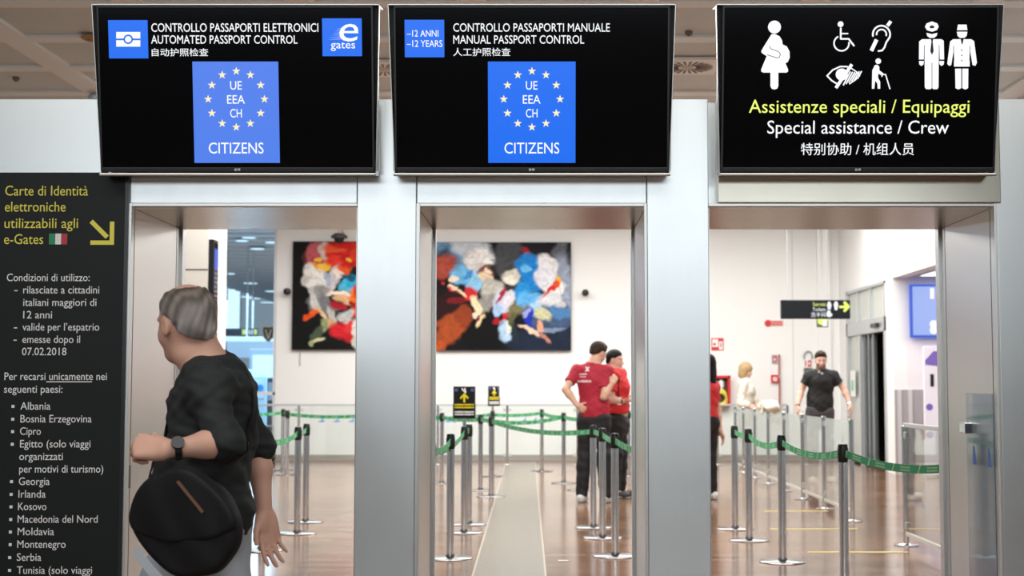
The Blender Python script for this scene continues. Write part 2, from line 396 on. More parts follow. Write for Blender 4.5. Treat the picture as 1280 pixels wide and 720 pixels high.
# linings of the three doorways
def doorway(n, x0, x1, label, lf=True, rf=True):
    d = thing('door_%d' % n, label, 'doorway', kind='structure')
    t = .004
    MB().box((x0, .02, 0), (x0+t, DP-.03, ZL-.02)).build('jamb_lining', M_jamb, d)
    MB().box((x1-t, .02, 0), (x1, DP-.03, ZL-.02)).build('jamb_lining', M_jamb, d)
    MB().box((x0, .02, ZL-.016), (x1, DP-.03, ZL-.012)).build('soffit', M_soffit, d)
    # front edge frame
    f = MB()
    if lf: f.box((x0, -.006, 0), (x0+.018, .03, ZL), .002)
    if rf: f.box((x1-.014, -.006, 0), (x1, .03, ZL), .002)
    f.box((x0, .0, ZL-.014), (x1, .03, ZL), .002)
    f.build('front_frame', M_trim, d)
    # rear frame: upright posts and head, set in from the lining
    g = MB()
    g.box((x0, DP-.05, 0), (x0+.018, DP+.015, ZB+.02), .002).box((x1-.018, DP-.05, 0), (x1, DP+.015, ZB+.02), .002)
    g.box((x0, DP-.05, ZB), (x1, DP+.015, ZB+.05), .002)
    g.build('rear_frame', M_trim, d)
    # vertical seams in the jambs
    s = MB()
    for y in (.09, DP-.12):
        s.box((x0+t, y, 0), (x0+t+.001, y+.006, ZL-.02)).box((x1-t-.001, y, 0), (x1-t, y+.006, ZL-.02))
    s.build('seam', mat('dark_seam', (.16, .13, .11), .5), d)
    return d
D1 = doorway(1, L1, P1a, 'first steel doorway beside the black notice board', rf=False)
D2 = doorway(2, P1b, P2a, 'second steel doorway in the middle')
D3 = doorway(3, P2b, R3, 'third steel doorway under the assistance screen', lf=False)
MB().box((L1+.003, .06, zp(612)), (L1+.007, .10, zp(583)), .001).build('pull_slot', M_black, D1)
# clear sliding panel against the right jamb of door 3
gp = thing('sliding_panel', 'clear glass gate leaf with a steel clip parked along the right jamb', 'gate', (R3-.012, 0, 0))
MB().box((-.012, .05, .05), (-.002, .45, at(1228, 492, 6.55).z), .003).build('pane', glass('smoky_glass', (.80, .84, .88), .5), gp)
zc = at(1214, 535, 6.75).z
MB().box((-.03, .41, zc-.025), (.006, .50, zc+.025), .004).build('clip', M_chrome, gp)
mb = MB()
for y, hh in ((.30, .085), (.075, .085)):
    zt = at(1225, 570, 6.55).z
    mb.hexa([(-.014, y, zt-hh/2), (-.0125, y, zt-hh/2), (-.0125, y+.05, zt-hh/2), (-.014, y+.05, zt-hh/2),
             (-.014, y+.03, zt+hh/2), (-.0125, y+.03, zt+hh/2), (-.0125, y+.045, zt+hh/2), (-.014, y+.045, zt+hh/2)])
mb.build('tape_mark', mat('blue_tape', (.02, .12, .50), .5), gp)

# ------------------------------------------------------------------ information screens
TILT = math.radians(9)
UPV = Vector((0, -math.sin(TILT), math.cos(TILT))); NRM = Vector((0, -math.cos(TILT), -math.sin(TILT)))
class Screen:
    def __init__(s, pxc, label):
        s.c = at(pxc, 112, 6.3-.19)
        s.o = thing('information_screen', label, 'screen', s.c, (TILT, 0, 0), group='screens over the doorways')
        W, H = .592, .353
        s.W, s.H = W, H
        # panel, bezel
        MB().box((-W, .0, -H+.012), (W, .012, H), .002).build('screen_panel', M_screen, s.o)
        m = MB(); b = .006
        m.box((-W-b, -.004, -H-.004), (W+b, .05, -H+.016), .003).box((-W-b, -.004, H-.004), (W+b, .05, H+b), .003)
        m.box((-W-b, -.004, -H), (-W+.003, .05, H), .002).box((W-.003, -.004, -H), (W+b, .05, H), .002)
        m.build('bezel', M_black, s.o)
        # steel tray that carries the screen: wider at its top
        y0, y1, f = .018, .10, .024
        t = MB(); 
        def plate(sgn):
            xb, xt = sgn*(W+.008), sgn*(W+.006+f)
            t.hexa([(xb, y0, -H-.014), (xb+sgn*.003, y0, -H-.014), (xb+sgn*.003, .11, -H-.014), (xb, .11, -H-.014),
                    (xt, y0, H+.014), (xt+sgn*.003, y0, H+.014), (xt+sgn*.003-sgn*f, .19, H+.014), (xt-sgn*f, .19, H+.014)])
            t.hexa([(xb-sgn*.012, y0+.03, -H-.01), (xb, y0+.0, -H-.01), (xb, y0+.036, -H-.01), (xb-sgn*.012, y0+.036, -H-.01),
                    (xt-sgn*.03, y0+.03, H+.012), (xt, y0+.0, H+.012), (xt, y0+.036, H+.012), (xt-sgn*.03, y0+.036, H+.012)])
        plate(-1); plate(1)
        t.box((-W-.012, -.012, -H-.022), (W+.012, .11, -H-.008), .005)
        t.box((-W-.026, y0-.02, H+.010), (W+.026, .2, H+.014))
        t.box((-W-.02, .06, -H), (W+.02, .075, H+.01))
        t.build('housing', M_hood, s.o)
        # bracket to the wall
        MB().box((-.25, .07, -.30), (.25, .125, -.10), .01).build('bracket', M_black, s.o)
        # maker's mark on the lower edge
        MB().lathe([(.006, -.0065), (.006, -.004)], 12, (-.008, 0, -H+.006), 'y').box((.0, -.0065, -H+.001), (.012, -.004, -H+.011), .001).build('maker_mark', M_trim, s.o)
    def l(s, px, py):
        r = ray(px, py); t = (s.c-CAM).dot(NRM)/r.dot(NRM); p = CAM+r*t-s.c
        return (p.x, p.dot(UPV))
    def rect(s, name, a, b, c, d, m, y=-.002, parent=None):
        x0, z1 = s.l(a, b); x1, z0 = s.l(c, d)
        return MB().box((x0, y, z0), (x1, y+.0018, z1)).build(name, m, parent or s.o)
    def text(s, name, body, m, a, c, base, top, y=-.0022, shear=0, parent=None):
        x0, zb = s.l(a, base); x1, _ = s.l(c, base); _, zt = s.l(a, top)
        return text_mesh(name, body, m, parent or s.o, x0, x1, zb, zt-zb, y, shear=shear)
    def cjk(s, name, body, m, a, c, base, top):
        x0, zb = s.l(a, base); x1, _ = s.l(c, base); _, zt = s.l(a, top)
        return text_mesh(name, body, m, s.o, x0, x1, zb, -(zt-zb), -.0022)
    def shapes(s): return Shapes(s)
class Shapes:
    """flat marks drawn in photo pixels on a screen, one mesh"""
    def __init__(s, scr, y=-.0024, th=.0012): s.s = scr; s.mb = MB(); s.y = y; s.th = th
    def poly(s, pts): s.mb.poly([s.s.l(*p) for p in pts], s.y, s.y+s.th); return s
    def circ(s, cx, cy, r, n=28): return s.poly([(cx+r*math.cos(2*math.pi*i/n), cy+r*math.sin(2*math.pi*i/n)) for i in range(n)])
    def line(s, pts, w, cap=True):
        for (a, b), (c, d) in zip(pts[:-1], pts[1:]):
            L = math.hypot(c-a, d-b); nx, ny = -(d-b)/L*w/2, (c-a)/L*w/2
            s.poly([(a+nx, b+ny), (c+nx, d+ny), (c-nx, d-ny), (a-nx, b-ny)])
        if cap:
            for p in (pts if cap == 'all' else pts): s.y -= .00003; s.circ(p[0], p[1], w/2, 14)
        return s
    def arc(s, cx, cy, r, w, a0, a1, n=24):
        o = [(cx+(r+w/2)*math.cos(math.radians(a0+(a1-a0)*i/n)), cy+(r+w/2)*math.sin(math.radians(a0+(a1-a0)*i/n))) for i in range(n+1)]
        q = [(cx+(r-w/2)*math.cos(math.radians(a0+(a1-a0)*i/n)), cy+(r-w/2)*math.sin(math.radians(a0+(a1-a0)*i/n))) for i in range(n+1)]
        for i in range(n): s.poly([o[i], o[i+1], q[i+1], q[i]])
        return s
    def build(s, name, m, parent=None): return s.mb.build(name, m, parent or s.s.o)

def citizens(s, cx, m):
    p = s.rect('citizens_panel', cx-54.7, 77, cx+54.7, 203.6, m)
    st = Shapes(s)
    for k in range(12):
        a = math.radians(30*k); X, Y = cx+.3+35.2*math.sin(a), 124-35*math.cos(a)
        st.poly([(X+(5.4 if i % 2 == 0 else 2.15)*math.sin(math.pi*i/5), Y-(5.4 if i % 2 == 0 else 2.15)*math.cos(math.pi*i/5)) for i in range(10)])
    st.build('star_ring', E_cream)
    s.text('ue_lettering', 'UE', E_white, cx-7.2, cx+7.3, 112, 101.2); s.text('eea_lettering', 'EEA', E_white, cx-11, cx+11, 129.6, 118.8)
    s.text('ch_lettering', 'CH', E_white, cx-7.2, cx+7.3, 146.8, 136); s.text('citizens_lettering', 'CITIZENS', E_white, cx-34, cx+34.5, 191.8, 178)

S1 = Screen(295.3, 'screen for automated passport control, over the first doorway')
citizens(S1, 295.2, E_blue2)
S1.rect('passport_badge', 135.2, 25.2, 185.6, 73, E_blue)
Shapes(S1).poly([(145.5, 40), (175.5, 40), (175.5, 58.3), (145.5, 58.3)]).build('passport_symbol', E_white)
Shapes(S1, -.0030, .0006).poly([(145.5, 48.2), (175.5, 48.2), (175.5, 50.4), (145.5, 50.4)]).circ(160.5, 49.2, 6).build('passport_symbol_line', E_blue)
Shapes(S1, -.0034, .0004).circ(160.5, 49.2, 3.9).build('passport_symbol_dot', E_white)
S1.text('heading_lettering', 'CONTROLLO PASSAPORTI ELETTRONICI', E_white, 189.5, 398, 39.8, 29)
S1.text('heading_lettering', 'AUTOMATED PASSPORT CONTROL', E_white, 189.3, 372, 54.6, 44)
S1.cjk('chinese_lettering', '自动护照检查', E_white, 190, 260.5, 70.4, 60.4)
S1.rect('gates_badge', 402.6, 23, 452.6, 70.2, E_blue)
S1.text('gates_lettering', 'e', E_white, 424.5, 448, 51.5, 18.5, shear=.12)
S1.text('gates_lettering', 'gates', E_white, 413.6, 444, 60.5, 50.5)
sp = Shapes(S1)
for i in range(6): sp.poly([(409+i*2.2, 49.4-i*2.6), (427, 48.2-i*2.6), (427, 49.3-i*2.6)])
sp.build('speed_lines', glow('lit_pale_blue', (.35, .5, .95), 1))

S2 = Screen(664.8, 'screen for manual passport control, over the second doorway')
citizens(S2, 664.6, E_blue)
S2.rect('age_badge', 505.7, 24.8, 555.5, 71.6, E_blue)
S2.text('age_lettering', '–12 ANNI', E_white, 508.7, 548, 45.8, 37.6); S2.text('age_lettering', '–12 YEARS', E_white, 508.7, 553, 58.6, 50.2)
S2.text('heading_lettering', 'CONTROLLO PASSAPORTI MANUALE', E_white, 566.7, 762.3, 39.6, 29)
S2.text('heading_lettering', 'MANUAL PASSPORT CONTROL', E_white, 566.7, 730.2, 54.6, 44)
S2.cjk('chinese_lettering', '人工护照检查', E_white, 566.7, 638, 70.2, 59.8)

S3 = Screen(1074.2, 'screen for special assistance and crew, over the third doorway')
S3.text('heading_lettering', 'Assistenze speciali / Equipaggi', E_yellow, 936, 1211.4, 141, 124.3)
S3.text('heading_lettering', 'Special assistance / Crew', E_white, 959, 1185.6, 167, 150.4)
S3.cjk('chinese_lettering', '特别协助 / 机组人员', E_white, 1001, 1142, 194, 178.6)
def z5(*pts): return [(940+x/4.267, 20+y/4.267) for x, y in pts]
def zc5(x, y): return (940+x/4.267, 20+y/4.267)
k5 = 1/4.267
# pregnant woman
a = Shapes(S3); a.circ(*zc5(119.5, 59), 34.5*k5)
a.poly(z5((104, 97), (122, 96), (146, 108), (160, 130), (163, 152), (185, 162), (200, 190), (201, 222), (190, 246), (178, 252), (192, 285), (192, 296), (184, 302), (140, 302), (140, 375), (133, 388), (119, 392), (105, 388), (98, 375), (98, 302), (58, 302), (48, 294), (49, 284), (78, 214), (52, 197), (49, 187), (62, 164)))
a.build('pregnant_symbol', E_white)
a = Shapes(S3, -.0030, .0006); a.line(z5((93, 162), (100, 175), (142, 191), (151, 204), (146, 219), (134, 224), (80, 207)), 3.4*k5); a.build('pregnant_symbol_line', M_black)
# wheelchair
a = Shapes(S3); a.circ(*zc5(472, 44), 15.5*k5)
a.line(z5((473, 66), (473, 122), (515, 122), (543, 158)), 9*k5).line(z5((473, 94), (510, 94)), 7*k5).arc(*zc5(477, 146), 40*k5, 8*k5, -10, 245)
a.build('wheelchair_symbol', E_white)
# ear with bar
a = Shapes(S3); a.arc(*zc5(690, 98), 46*k5, 9*k5, -195, 20).arc(*zc5(690, 98), 26*k5, 8*k5, -190, 20)
a.line(z5((735, 112), (716, 140), (706, 168), (694, 184), (674, 187)), 9*k5)
a.line(z5((664, 126), (636, 186)), 20*k5, False); a.line(z5((722, 52), (740, 28)), 18*k5, False)
a.build('ear_symbol', E_white)
# eye with hatching
a = Shapes(S3); a.line(z5((400, 319), (430, 288), (470, 270), (505, 270), (520, 275)), 8*k5); a.line(z5((400, 319), (425, 345), (450, 360)), 8*k5)
a.circ(*zc5(478, 312), 32*k5); a.line(z5((447, 384), (532, 258)), 17*k5, False)
for i in range(6):
    x = 486+i*15; a.line(z5((x, 370-i*7), (x+38-i*3, 300-abs(i-2)*2)), 7*k5, False)
a.line(z5((530, 280), (560, 300), (574, 318), (552, 340), (520, 362)), 6*k5)
a.build('eye_symbol', E_white)
# elderly person with stick
a = Shapes(S3); a.circ(*zc5(673, 241), 15*k5)
a.poly(z5((655, 262), (668, 260), (678, 270), (679, 290), (700, 306), (702, 313), (694, 318), (672, 307), (672, 330), (683, 350), (683, 388), (670, 388), (668, 360), (656, 345), (652, 388), (639, 388), (641, 290)))
a.line(z5((692, 322), (697, 312), (712, 312), (735, 388)), 6*k5); a.build('walking_stick_symbol', E_white)
# pilot
a = Shapes(S3)
a.poly(z5((922, 58), (930, 40), (959, 29), (988, 40), (995, 58), (985, 76), (960, 84), (933, 76)))
a.poly(z5((930, 90), (959, 97), (988, 90), (984, 106), (970, 117), (948, 117), (934, 106)))
a.poly(z5((906, 124), (1010, 124), (1022, 132), (1024, 232), (999, 232), (996, 160), (994, 380), (988, 390), (968, 391), (959, 384), (950, 391), (928, 390), (921, 380), (920, 160), (916, 232), (890, 232), (891, 136)))
a.poly(z5((890, 240), (916, 240), (914, 258), (903, 267), (892, 258))).poly(z5((998, 240), (1024, 240), (1022, 258), (1011, 267), (1000, 258)))
a.build('pilot_symbol', E_white)
a = Shapes(S3, -.0030, .0006)
a.poly(z5((953, 124), (966, 124), (963, 136), (968, 188), (959, 208), (950, 188), (956, 136))).line(z5((959, 250), (959, 390)), 3*k5, False)
a.line(z5((919, 155), (917, 238)), 3*k5, False).line(z5((997, 155), (999, 238)), 3*k5, False).poly(z5((945, 58), (955, 50), (967, 52), (974, 60), (964, 66), (950, 66)))
a.build('pilot_symbol_line', M_black)
# hostess
a = Shapes(S3)
a.poly(z5((1098, 46), (1144, 46), (1148, 76), (1093, 76))).poly(z5((1092, 84), (1148, 84), (1144, 106), (1132, 117), (1108, 117), (1096, 106)))
a.poly(z5((1072, 124), (1168, 124), (1184, 134), (1199, 250), (1190, 266), (1176, 262), (1162, 180), (1160, 270), (1077, 270), (1075, 180), (1062, 262), (1050, 266), (1041, 254), (1056, 136)))
a.poly(z5((1083, 281), (1115, 281), (1115, 385), (1100, 392), (1085, 385))).poly(z5((1121, 281), (1153, 281), (1152, 385), (1137, 392), (1121, 385)))
a.build('hostess_symbol', E_white)
a = Shapes(S3, -.0030, .0006)
a.poly(z5((1112, 124), (1128, 124), (1122, 150), (1118, 152))).circ(*zc5(1118, 182), 3.5*k5).circ(*zc5(1118, 210), 3.5*k5).circ(*zc5(1118, 238), 3.5*k5)
a.line(z5((1074, 160), (1076, 240)), 3*k5, False).line(z5((1162, 160), (1160, 240)), 3*k5, False)
a.build('hostess_symbol_line', M_black)

# ------------------------------------------------------------------ black notice board on the left
M_board = mat('matt_black_board', (.007, .009, .0095), .5, spec=.3)
I_white = mat('white_lettering', (.90, .91, .90), .5); I_yel = mat('yellow_lettering', (.86, .79, .10), .5)
bd = thing('notice_board', 'tall black notice board about electronic gates, on the steel wall', 'notice board', (0, -.012, 0))
DB = 6.3-.012
xl = at(-60, 300, DB).x
p = [at(156.5, 216, DB), at(148, 720, DB)]
ztop = at(70, 215.5, DB).z; zbot = .05
MB().box((xl, 0, zbot), (at(156.5, 300, DB).x-.005, .011, ztop), .002).build('board', M_board, bd)
MB().box((at(156.5, 300, DB).x-.005, -.004, zbot), (at(160, 300, DB).x, .011, ztop), .002).build('edge_strip', mat('black_edge', (.01, .01, .01), .3), bd)
def bt(s, a, c, base, cap, m=I_white, name='white_lettering'):
    P, Q, R = at(a, base, DB), at(c, base, DB), at(a, base-cap, DB)
    return text_mesh(name, s, m, bd, P.x, Q.x, P.z, R.z-P.z, 0, .0008)
for s, a, c, y in (('Carte di Identità', 6.5, 110, 244.4), ('elettroniche', 6, 82, 264.4), ('utilizzabili agli', 5.5, 97.5, 285), ('e-Gates', 5, 54, 305)):
    bt(s, a, c, y, 12.6, I_yel, 'yellow_lettering')
for s, a, c, y in (('Condizioni di utilizzo:', 8.5, 112, 351.4), ('rilasciate a cittadini', 29, 124, 366.8), ('italiani maggiori di', 29, 120.5, 382.4), ('12 anni', 29, 65, 398),
                   ('valide per l’espatrio', 28, 124, 413.2), ('emesse dopo il', 28, 100, 428.7), ('07.02.2018', 27.5, 83, 444), ('Per recarsi unicamente nei', 5.5, 133.5, 475), ('seguenti paesi:', 5, 78, 490.9),
                   ('Albania', 25.5, 63, 512), ('Bosnia Erzegovina', 25.5, 114.5, 528), ('Cipro', 25, 51, 543.5), ('Egitto (solo viaggi', 25, 113, 559.3), ('organizzati', 24, 78.5, 575), ('per motivi di turismo)', 24, 129, 590.7),
                   ('Georgia', 23.5, 62, 606.2), ('Irlanda', 23, 57, 622), ('Kosovo', 22.5, 58, 637.6), ('Macedonia del Nord', 22, 122, 653.4), ('Moldavia', 22, 67.5, 669), ('Montenegro', 21.5, 82, 684.8), ('Serbia', 21, 51.5, 701), ('Tunisia (solo viaggi', 21, 115, 717.2), ('organizzati', 20.5, 74, 733)):
    bt(s, a, c, y, 9.6)
mb = MB()
def brect(mb, a, b, c, d, y=-.0008):
    P, Q = at(a, b, DB), at(c, d, DB); mb.box((P.x, y, Q.z), (Q.x, 0, P.z))
for y, x in ((508, 14.5), (524, 14.2), (539.5, 14), (555.3, 13.6), (602, 12.6), (618, 12.2), (633.6, 12), (649.4, 11.6), (665, 11.2), (680.8, 11), (697, 10.4), (713, 10.2)): brect(mb, x, y-1.8, x+3.6, y+1.8)
for y, x in ((363.3, 18), (409.8, 17.5), (425.2, 17)): brect(mb, x, y-.6, x+4, y+.7)
brect(mb, 58, 476.6, 115, 477.8)
mb.build('bullets', I_white, bd)
mb = MB()
def bl(pts): mb.poly([(at(x, y, DB).x, at(x, y, DB).z) for x, y in pts], -.0008, 0)
bl([(112, 278.5), (116, 274.5), (136, 294.5), (132, 298.5)]); bl([(137.5, 277), (143, 277), (142.5, 306), (113, 306), (113, 300.6), (137, 300.6)])
mb.build('arrow', I_yel, bd)
fl = MB(); brect(fl, 61.5, 292, 69, 305.5); fl.build('flag_green', mat('flag_green', (.02, .30, .12), .5), bd)
fl = MB(); brect(fl, 69, 292, 76.6, 305.5); fl.build('flag_white', I_white, bd)
fl = MB(); brect(fl, 76.6, 292, 84, 305.5); fl.build('flag_red', mat('flag_red', (.50, .04, .05), .5), bd)

# ------------------------------------------------------------------ ceiling fittings over the portal
def ceil_at(px, py): 
    r = ray(px, py); return CAM+r*((HC-.03-CAM_Z)/r.z)
for (a, c), lab in (((859, 83), 'square swirl vent in the ceiling right of the manual control screen'), ((480, 86), 'square swirl vent in the ceiling between the two blue passport screens')):
    p = ceil_at(a, c)
    v = thing('ceiling_vent', lab, 'vent', (p.x, p.y, HC-.03))
    MB().box((-.30, -.33, -.012), (.30, .33, .02), .004).build('plate', mat('vent_plate', (.85, .85, .84), .5), v)
    m = MB()
    for k in range(24):
        t = 2*math.pi*k/24; ct, st = math.cos(t), math.sin(t); ct2, st2 = math.cos(t+.10), math.sin(t+.10)
        q = [(.09*ct, .09*st), (.25*ct, .25*st), (.25*ct2, .25*st2), (.09*ct2, .09*st2)]
        m.hexa([(x, y, -.016) for x, y in q]+[(x, y, -.0121) for x, y in q])
    m.build('slots', mat('vent_slot', (.10, .09, .08), .7), v)
    MB().lathe([(.06, -.02), (.06, -.012)], 20).build('hub', mat('vent_hub', (.55, .54, .52), .5), v)
for (a, c), lab in (((861, 43), 'small dark sensor on the ceiling above the swirl vent'), ((20, 100), 'small dark sensor on the ceiling at far left')):
    p = ceil_at(a, c); o = thing('ceiling_sensor', lab, 'sensor', (p.x, p.y, HC))
    MB().lathe([(.025, -.038), (.035, -.028), (.035, .0)], 16).build('body', mat('sensor_grey', (.16, .15, .14), .5), o, smooth=True)
    MB().lathe([(.012, -.045), (.015, -.038)], 12).build('lens', M_black, o)
p = ceil_at(113, 46.5); o = thing('smoke_detector', 'round amber detector on a ceiling rib left of the first screen', 'detector', (p.x, p.y, HC-.026))
MB().lathe([(.06, -.03), (.085, -.015), (.085, 0)], 24).build('body', mat('amber_plastic', (.42, .25, .08), .5), o, smooth=True)
MB().lathe([(.03, -.042), (.04, -.03)], 16).build('cap', mat('amber_dark', (.30, .17, .06), .5), o)
p = ceil_at(119, 116); o = thing('spotlight', 'small bright spotlight on the ceiling by the first screen', 'spotlight', (p.x, p.y, HC-.03))
MB().lathe([(.07, -.10), (.075, -.04), (.03, 0)], 18).build('housing', M_alu, o, smooth=True)
MB().lathe([(.062, -.106), (.062, -.099)], 18).build('lamp', glow('spot_lamp', (1, .95, .85), 12), o)

# ------------------------------------------------------------------ paintings
def hashnoise(n, seed):
    rs = np.random.RandomState(seed); return rs.rand(n, n)
def vnoise(u, v, fr, seed):
    n = 64; g = hashnoise(n, seed); x = u*fr; y = v*fr
    i = np.floor(x).astype(int); j = np.floor(y).astype(int); fx = x-i; fy = y-j
    fx = fx*fx*(3-2*fx); fy = fy*fy*(3-2*fy)
    G = lambda a, b: g[a % n, b % n]
    return (G(i, j)*(1-fx)+G(i+1, j)*fx)*(1-fy)+(G(i, j+1)*(1-fx)+G(i+1, j+1)*fx)*fy
def fbm(u, v, fr, seed): return sum(vnoise(u, v, fr*2**k, seed+k)*.5**k for k in range(4))/1.875
def s2l(c): c = np.asarray(c, float)/255; return np.where(c <= .04045, c/12.92, ((c+.055)/1.055)**2.4)
def painting(label, px0, py0, px1, py1, d, bg, blobs, seed):
    A = at(px0, py0, d); B = at(px1, py1, d); W = B.x-A.x; H = A.z-B.z
    o = thing('painting', label, 'painting', (A.x+W/2, A.y, (A.z+B.z)/2), group=None)
    nx, nz = 210, 168
    u, v = np.meshgrid(np.linspace(0, 1, nx), np.linspace(0, 1, nz))
    wu = u+(fbm(u, v, 5, seed)-.5)*.13+(fbm(u, v, 16, seed+9)-.5)*.05; wv = v+(fbm(u, v, 5, seed+20)-.5)*.13+(fbm(u, v, 16, seed+30)-.5)*.05
    img = np.zeros((nz, nx, 3)) + s2l(bg)
    img *= (.4+1.2*fbm(u, v, 6, seed+3))[..., None]
    for k, (bu, bv, ru, rv, rot, c) in enumerate(blobs):
        a = math.radians(rot); du = (wu-bu); dv = (wv-bv)*H/W
        x = (du*math.cos(a)+dv*math.sin(a))/ru; y = (-du*math.sin(a)+dv*math.cos(a))/rv
        q = np.sqrt(x*x+y*y); m = np.clip((1.2-q)/.45, 0, 1); m = m*m*(3-2*m)
        sh = .62+.75*fbm(wu*1.5+x*.15, wv*1.5+y*.3, 14, seed+50+k)
        img = img*(1-m[..., None])+(s2l(c)*np.clip(sh, .3, 1.25)[..., None])*m[..., None]
    img = np.clip(img, 0, 1)
    vs = np.zeros((nz*nx, 3)); vs[:, 0] = ((u-.5)*W).ravel(); vs[:, 2] = ((.5-v)*H).ravel(); vs[:, 1] = -.0405
    idx = np.arange(nz*nx).reshape(nz, nx)
    fs = np.stack([idx[1:, :-1], idx[1:, 1:], idx[:-1, 1:], idx[:-1, :-1]], -1).reshape(-1, 4)
    me = bpy.data.meshes.new('canvas'); me.from_pydata(vs.tolist(), [], fs.tolist())
    ca = me.color_attributes.new('Col', 'FLOAT_COLOR', 'POINT')
    ca.data.foreach_set('color', np.concatenate([img.reshape(-1, 3), np.ones((nz*nx, 1))], 1).astype(np.float32).ravel())
    me.materials.append(mat('painted_canvas', (.5, .5, .5), .6, attr='Col', spec=.15))
    c = bpy.data.objects.new('canvas', me); COL.objects.link(c); c.parent = o
    MB().box((-W/2-.008, -.04, -H/2-.008), (W/2+.008, .0, H/2+.008), .003).build('stretcher_frame', mat('dark_frame', (.03, .03, .035), .5), o)
BL2 = [(.1, .1, .22, .1, 0, (110, 150, 185)), (.28, .08, .18, .1, 20, (190, 195, 205)), (.55, .15, .10, .22, 0, (70, 72, 76)), (.92, .18, .06, .2, 0, (90, 92, 98)), (.75, .1, .12, .14, 0, (22, 18, 28)),
       (.95, .42, .10, .25, 0, (150, 160, 180)), (.85, .62, .14, .10, 0, (70, 95, 140)), (.85, .78, .2, .08, 0, (66, 86, 118)), (.80, .92, .3, .1, 0, (26, 38, 58)), (.35, .93, .12, .07, 0, (36, 62, 92)), (.85, .83, .15, .02, 0, (120, 140, 165)),
       (.06, .45, .10, .3, 0, (18, 12, 14)), (.05, .23, .06, .1, 40, (170, 75, 60)), (.12, .60, .13, .14, 0, (40, 16, 16)), (.45, .78, .12, .22, 30, (6, 6, 8)), (.28, .80, .10, .16, 0, (8, 6, 8)),
       (.10, .80, .12, .10, -40, (165, 75, 35)), (.20, .70, .06, .08, -30, (140, 60, 30)), (.04, .95, .05, .05, -50, (185, 80, 35)),
       (.30, .20, .12, .09, 20, (215, 210, 205)), (.36, .10, .08, .04, 10, (235, 232, 228)), (.30, .14, .14, .03, -10, (225, 222, 220)), (.40, .17, .04, .025, 20, (250, 248, 245)),
       (.17, .30, .08, .07, 50, (110, 180, 225)), (.27, .38, .05, .12, 30, (140, 200, 235)), (.22, .28, .03, .05, 60, (60, 140, 205)), (.12, .33, .03, .03, 0, (235, 225, 205)), (.11, .42, .03, .025, 0, (240, 215, 190)), (.10, .44, .025, .02, 40, (200, 40, 45)),
       (.23, .49, .06, .055, 20, (205, 38, 48)), (.16, .47, .06, .012, 25, (245, 215, 175)), (.14, .55, .05, .03, 0, (120, 25, 30)), (.38, .27, .05, .06, 60, (120, 75, 60)), (.36, .34, .04, .05, 0, (235, 205, 170)), (.40, .27, .025, .025, 0, (240, 215, 195)),
       (.40, .45, .08, .10, -60, (190, 188, 180)), (.37, .56, .05, .08, 70, (150, 148, 142)), (.29, .59, .035, .075, -25, (238, 220, 180)), (.345, .72, .02, .06, 10, (235, 210, 160)), (.28, .67, .025, .025, 0, (235, 220, 190)), (.32, .70, .02, .03, 0, (110, 30, 60)),
       (.55, .31, .085, .045, -20, (205, 200, 185)), (.53, .35, .06, .03, -10, (235, 230, 215)), (.50, .55, .07, .09, -50, (200, 205, 225)), (.56, .50, .05, .05, 0, (225, 220, 228)), (.48, .49, .018, .06, 25, (170, 35, 55)), (.47, .62, .04, .06, 20, (165, 195, 235)), (.55, .66, .013, .09, 30, (205, 35, 45)), (.47, .75, .03, .04, 0, (165, 25, 35)),
       (.53, .82, .045, .08, 10, (175, 205, 235)), (.55, .80, .02, .06, 10, (225, 225, 205)), (.66, .06, .04, .03, 60, (140, 40, 45)), (.69, .12, .02, .05, -20, (175, 40, 50)),
       (.67, .20, .065, .09, 30, (30, 125, 200)), (.70, .30, .07, .10, -10, (25, 130, 210)), (.63, .42, .06, .07, -30, (40, 145, 215)), (.70, .53, .07, .10, -40, (95, 175, 230)), (.66, .24, .03, .03, 0, (110, 190, 240)), (.74, .62, .05, .05, 0, (165, 205, 235)),
       (.82, .22, .09, .08, 25, (228, 226, 228)), (.79, .33, .07, .10, -20, (222, 222, 230)), (.86, .42, .06, .09, 40, (232, 230, 226)), (.84, .53, .09, .07, 10, (215, 218, 222)), (.93, .57, .03, .03, 0, (200, 198, 190)), (.83, .41, .013, .11, 35, (205, 40, 45)), (.90, .31, .022, .03, 20, (250, 175, 40)), (.87, .35, .02, .03, 20, (225, 80, 40)),
       (.92, .67, .07, .06, 30, (75, 125, 175)), (.62, .62, .07, .08, 20, (120, 115, 80)), (.60, .74, .04, .09, 0, (95, 92, 60)), (.80, .69, .08, .05, 25, (200, 200, 160)), (.65, .73, .045, .08, 0, (10, 12, 22)), (.70, .70, .03, .07, -10, (25, 50, 175)), (.68, .66, .02, .03, 30, (150, 160, 220)),
       (.71, .82, .09, .018, 35, (235, 205, 180)), (.78, .80, .04, .03, 50, (225, 165, 135)), (.82, .91, .06, .012, 50, (190, 130, 110)), (.60, .85, .03, .08, 0, (30, 45, 50)), (.02, .38, .015, .02, 0, (190, 35, 35))]
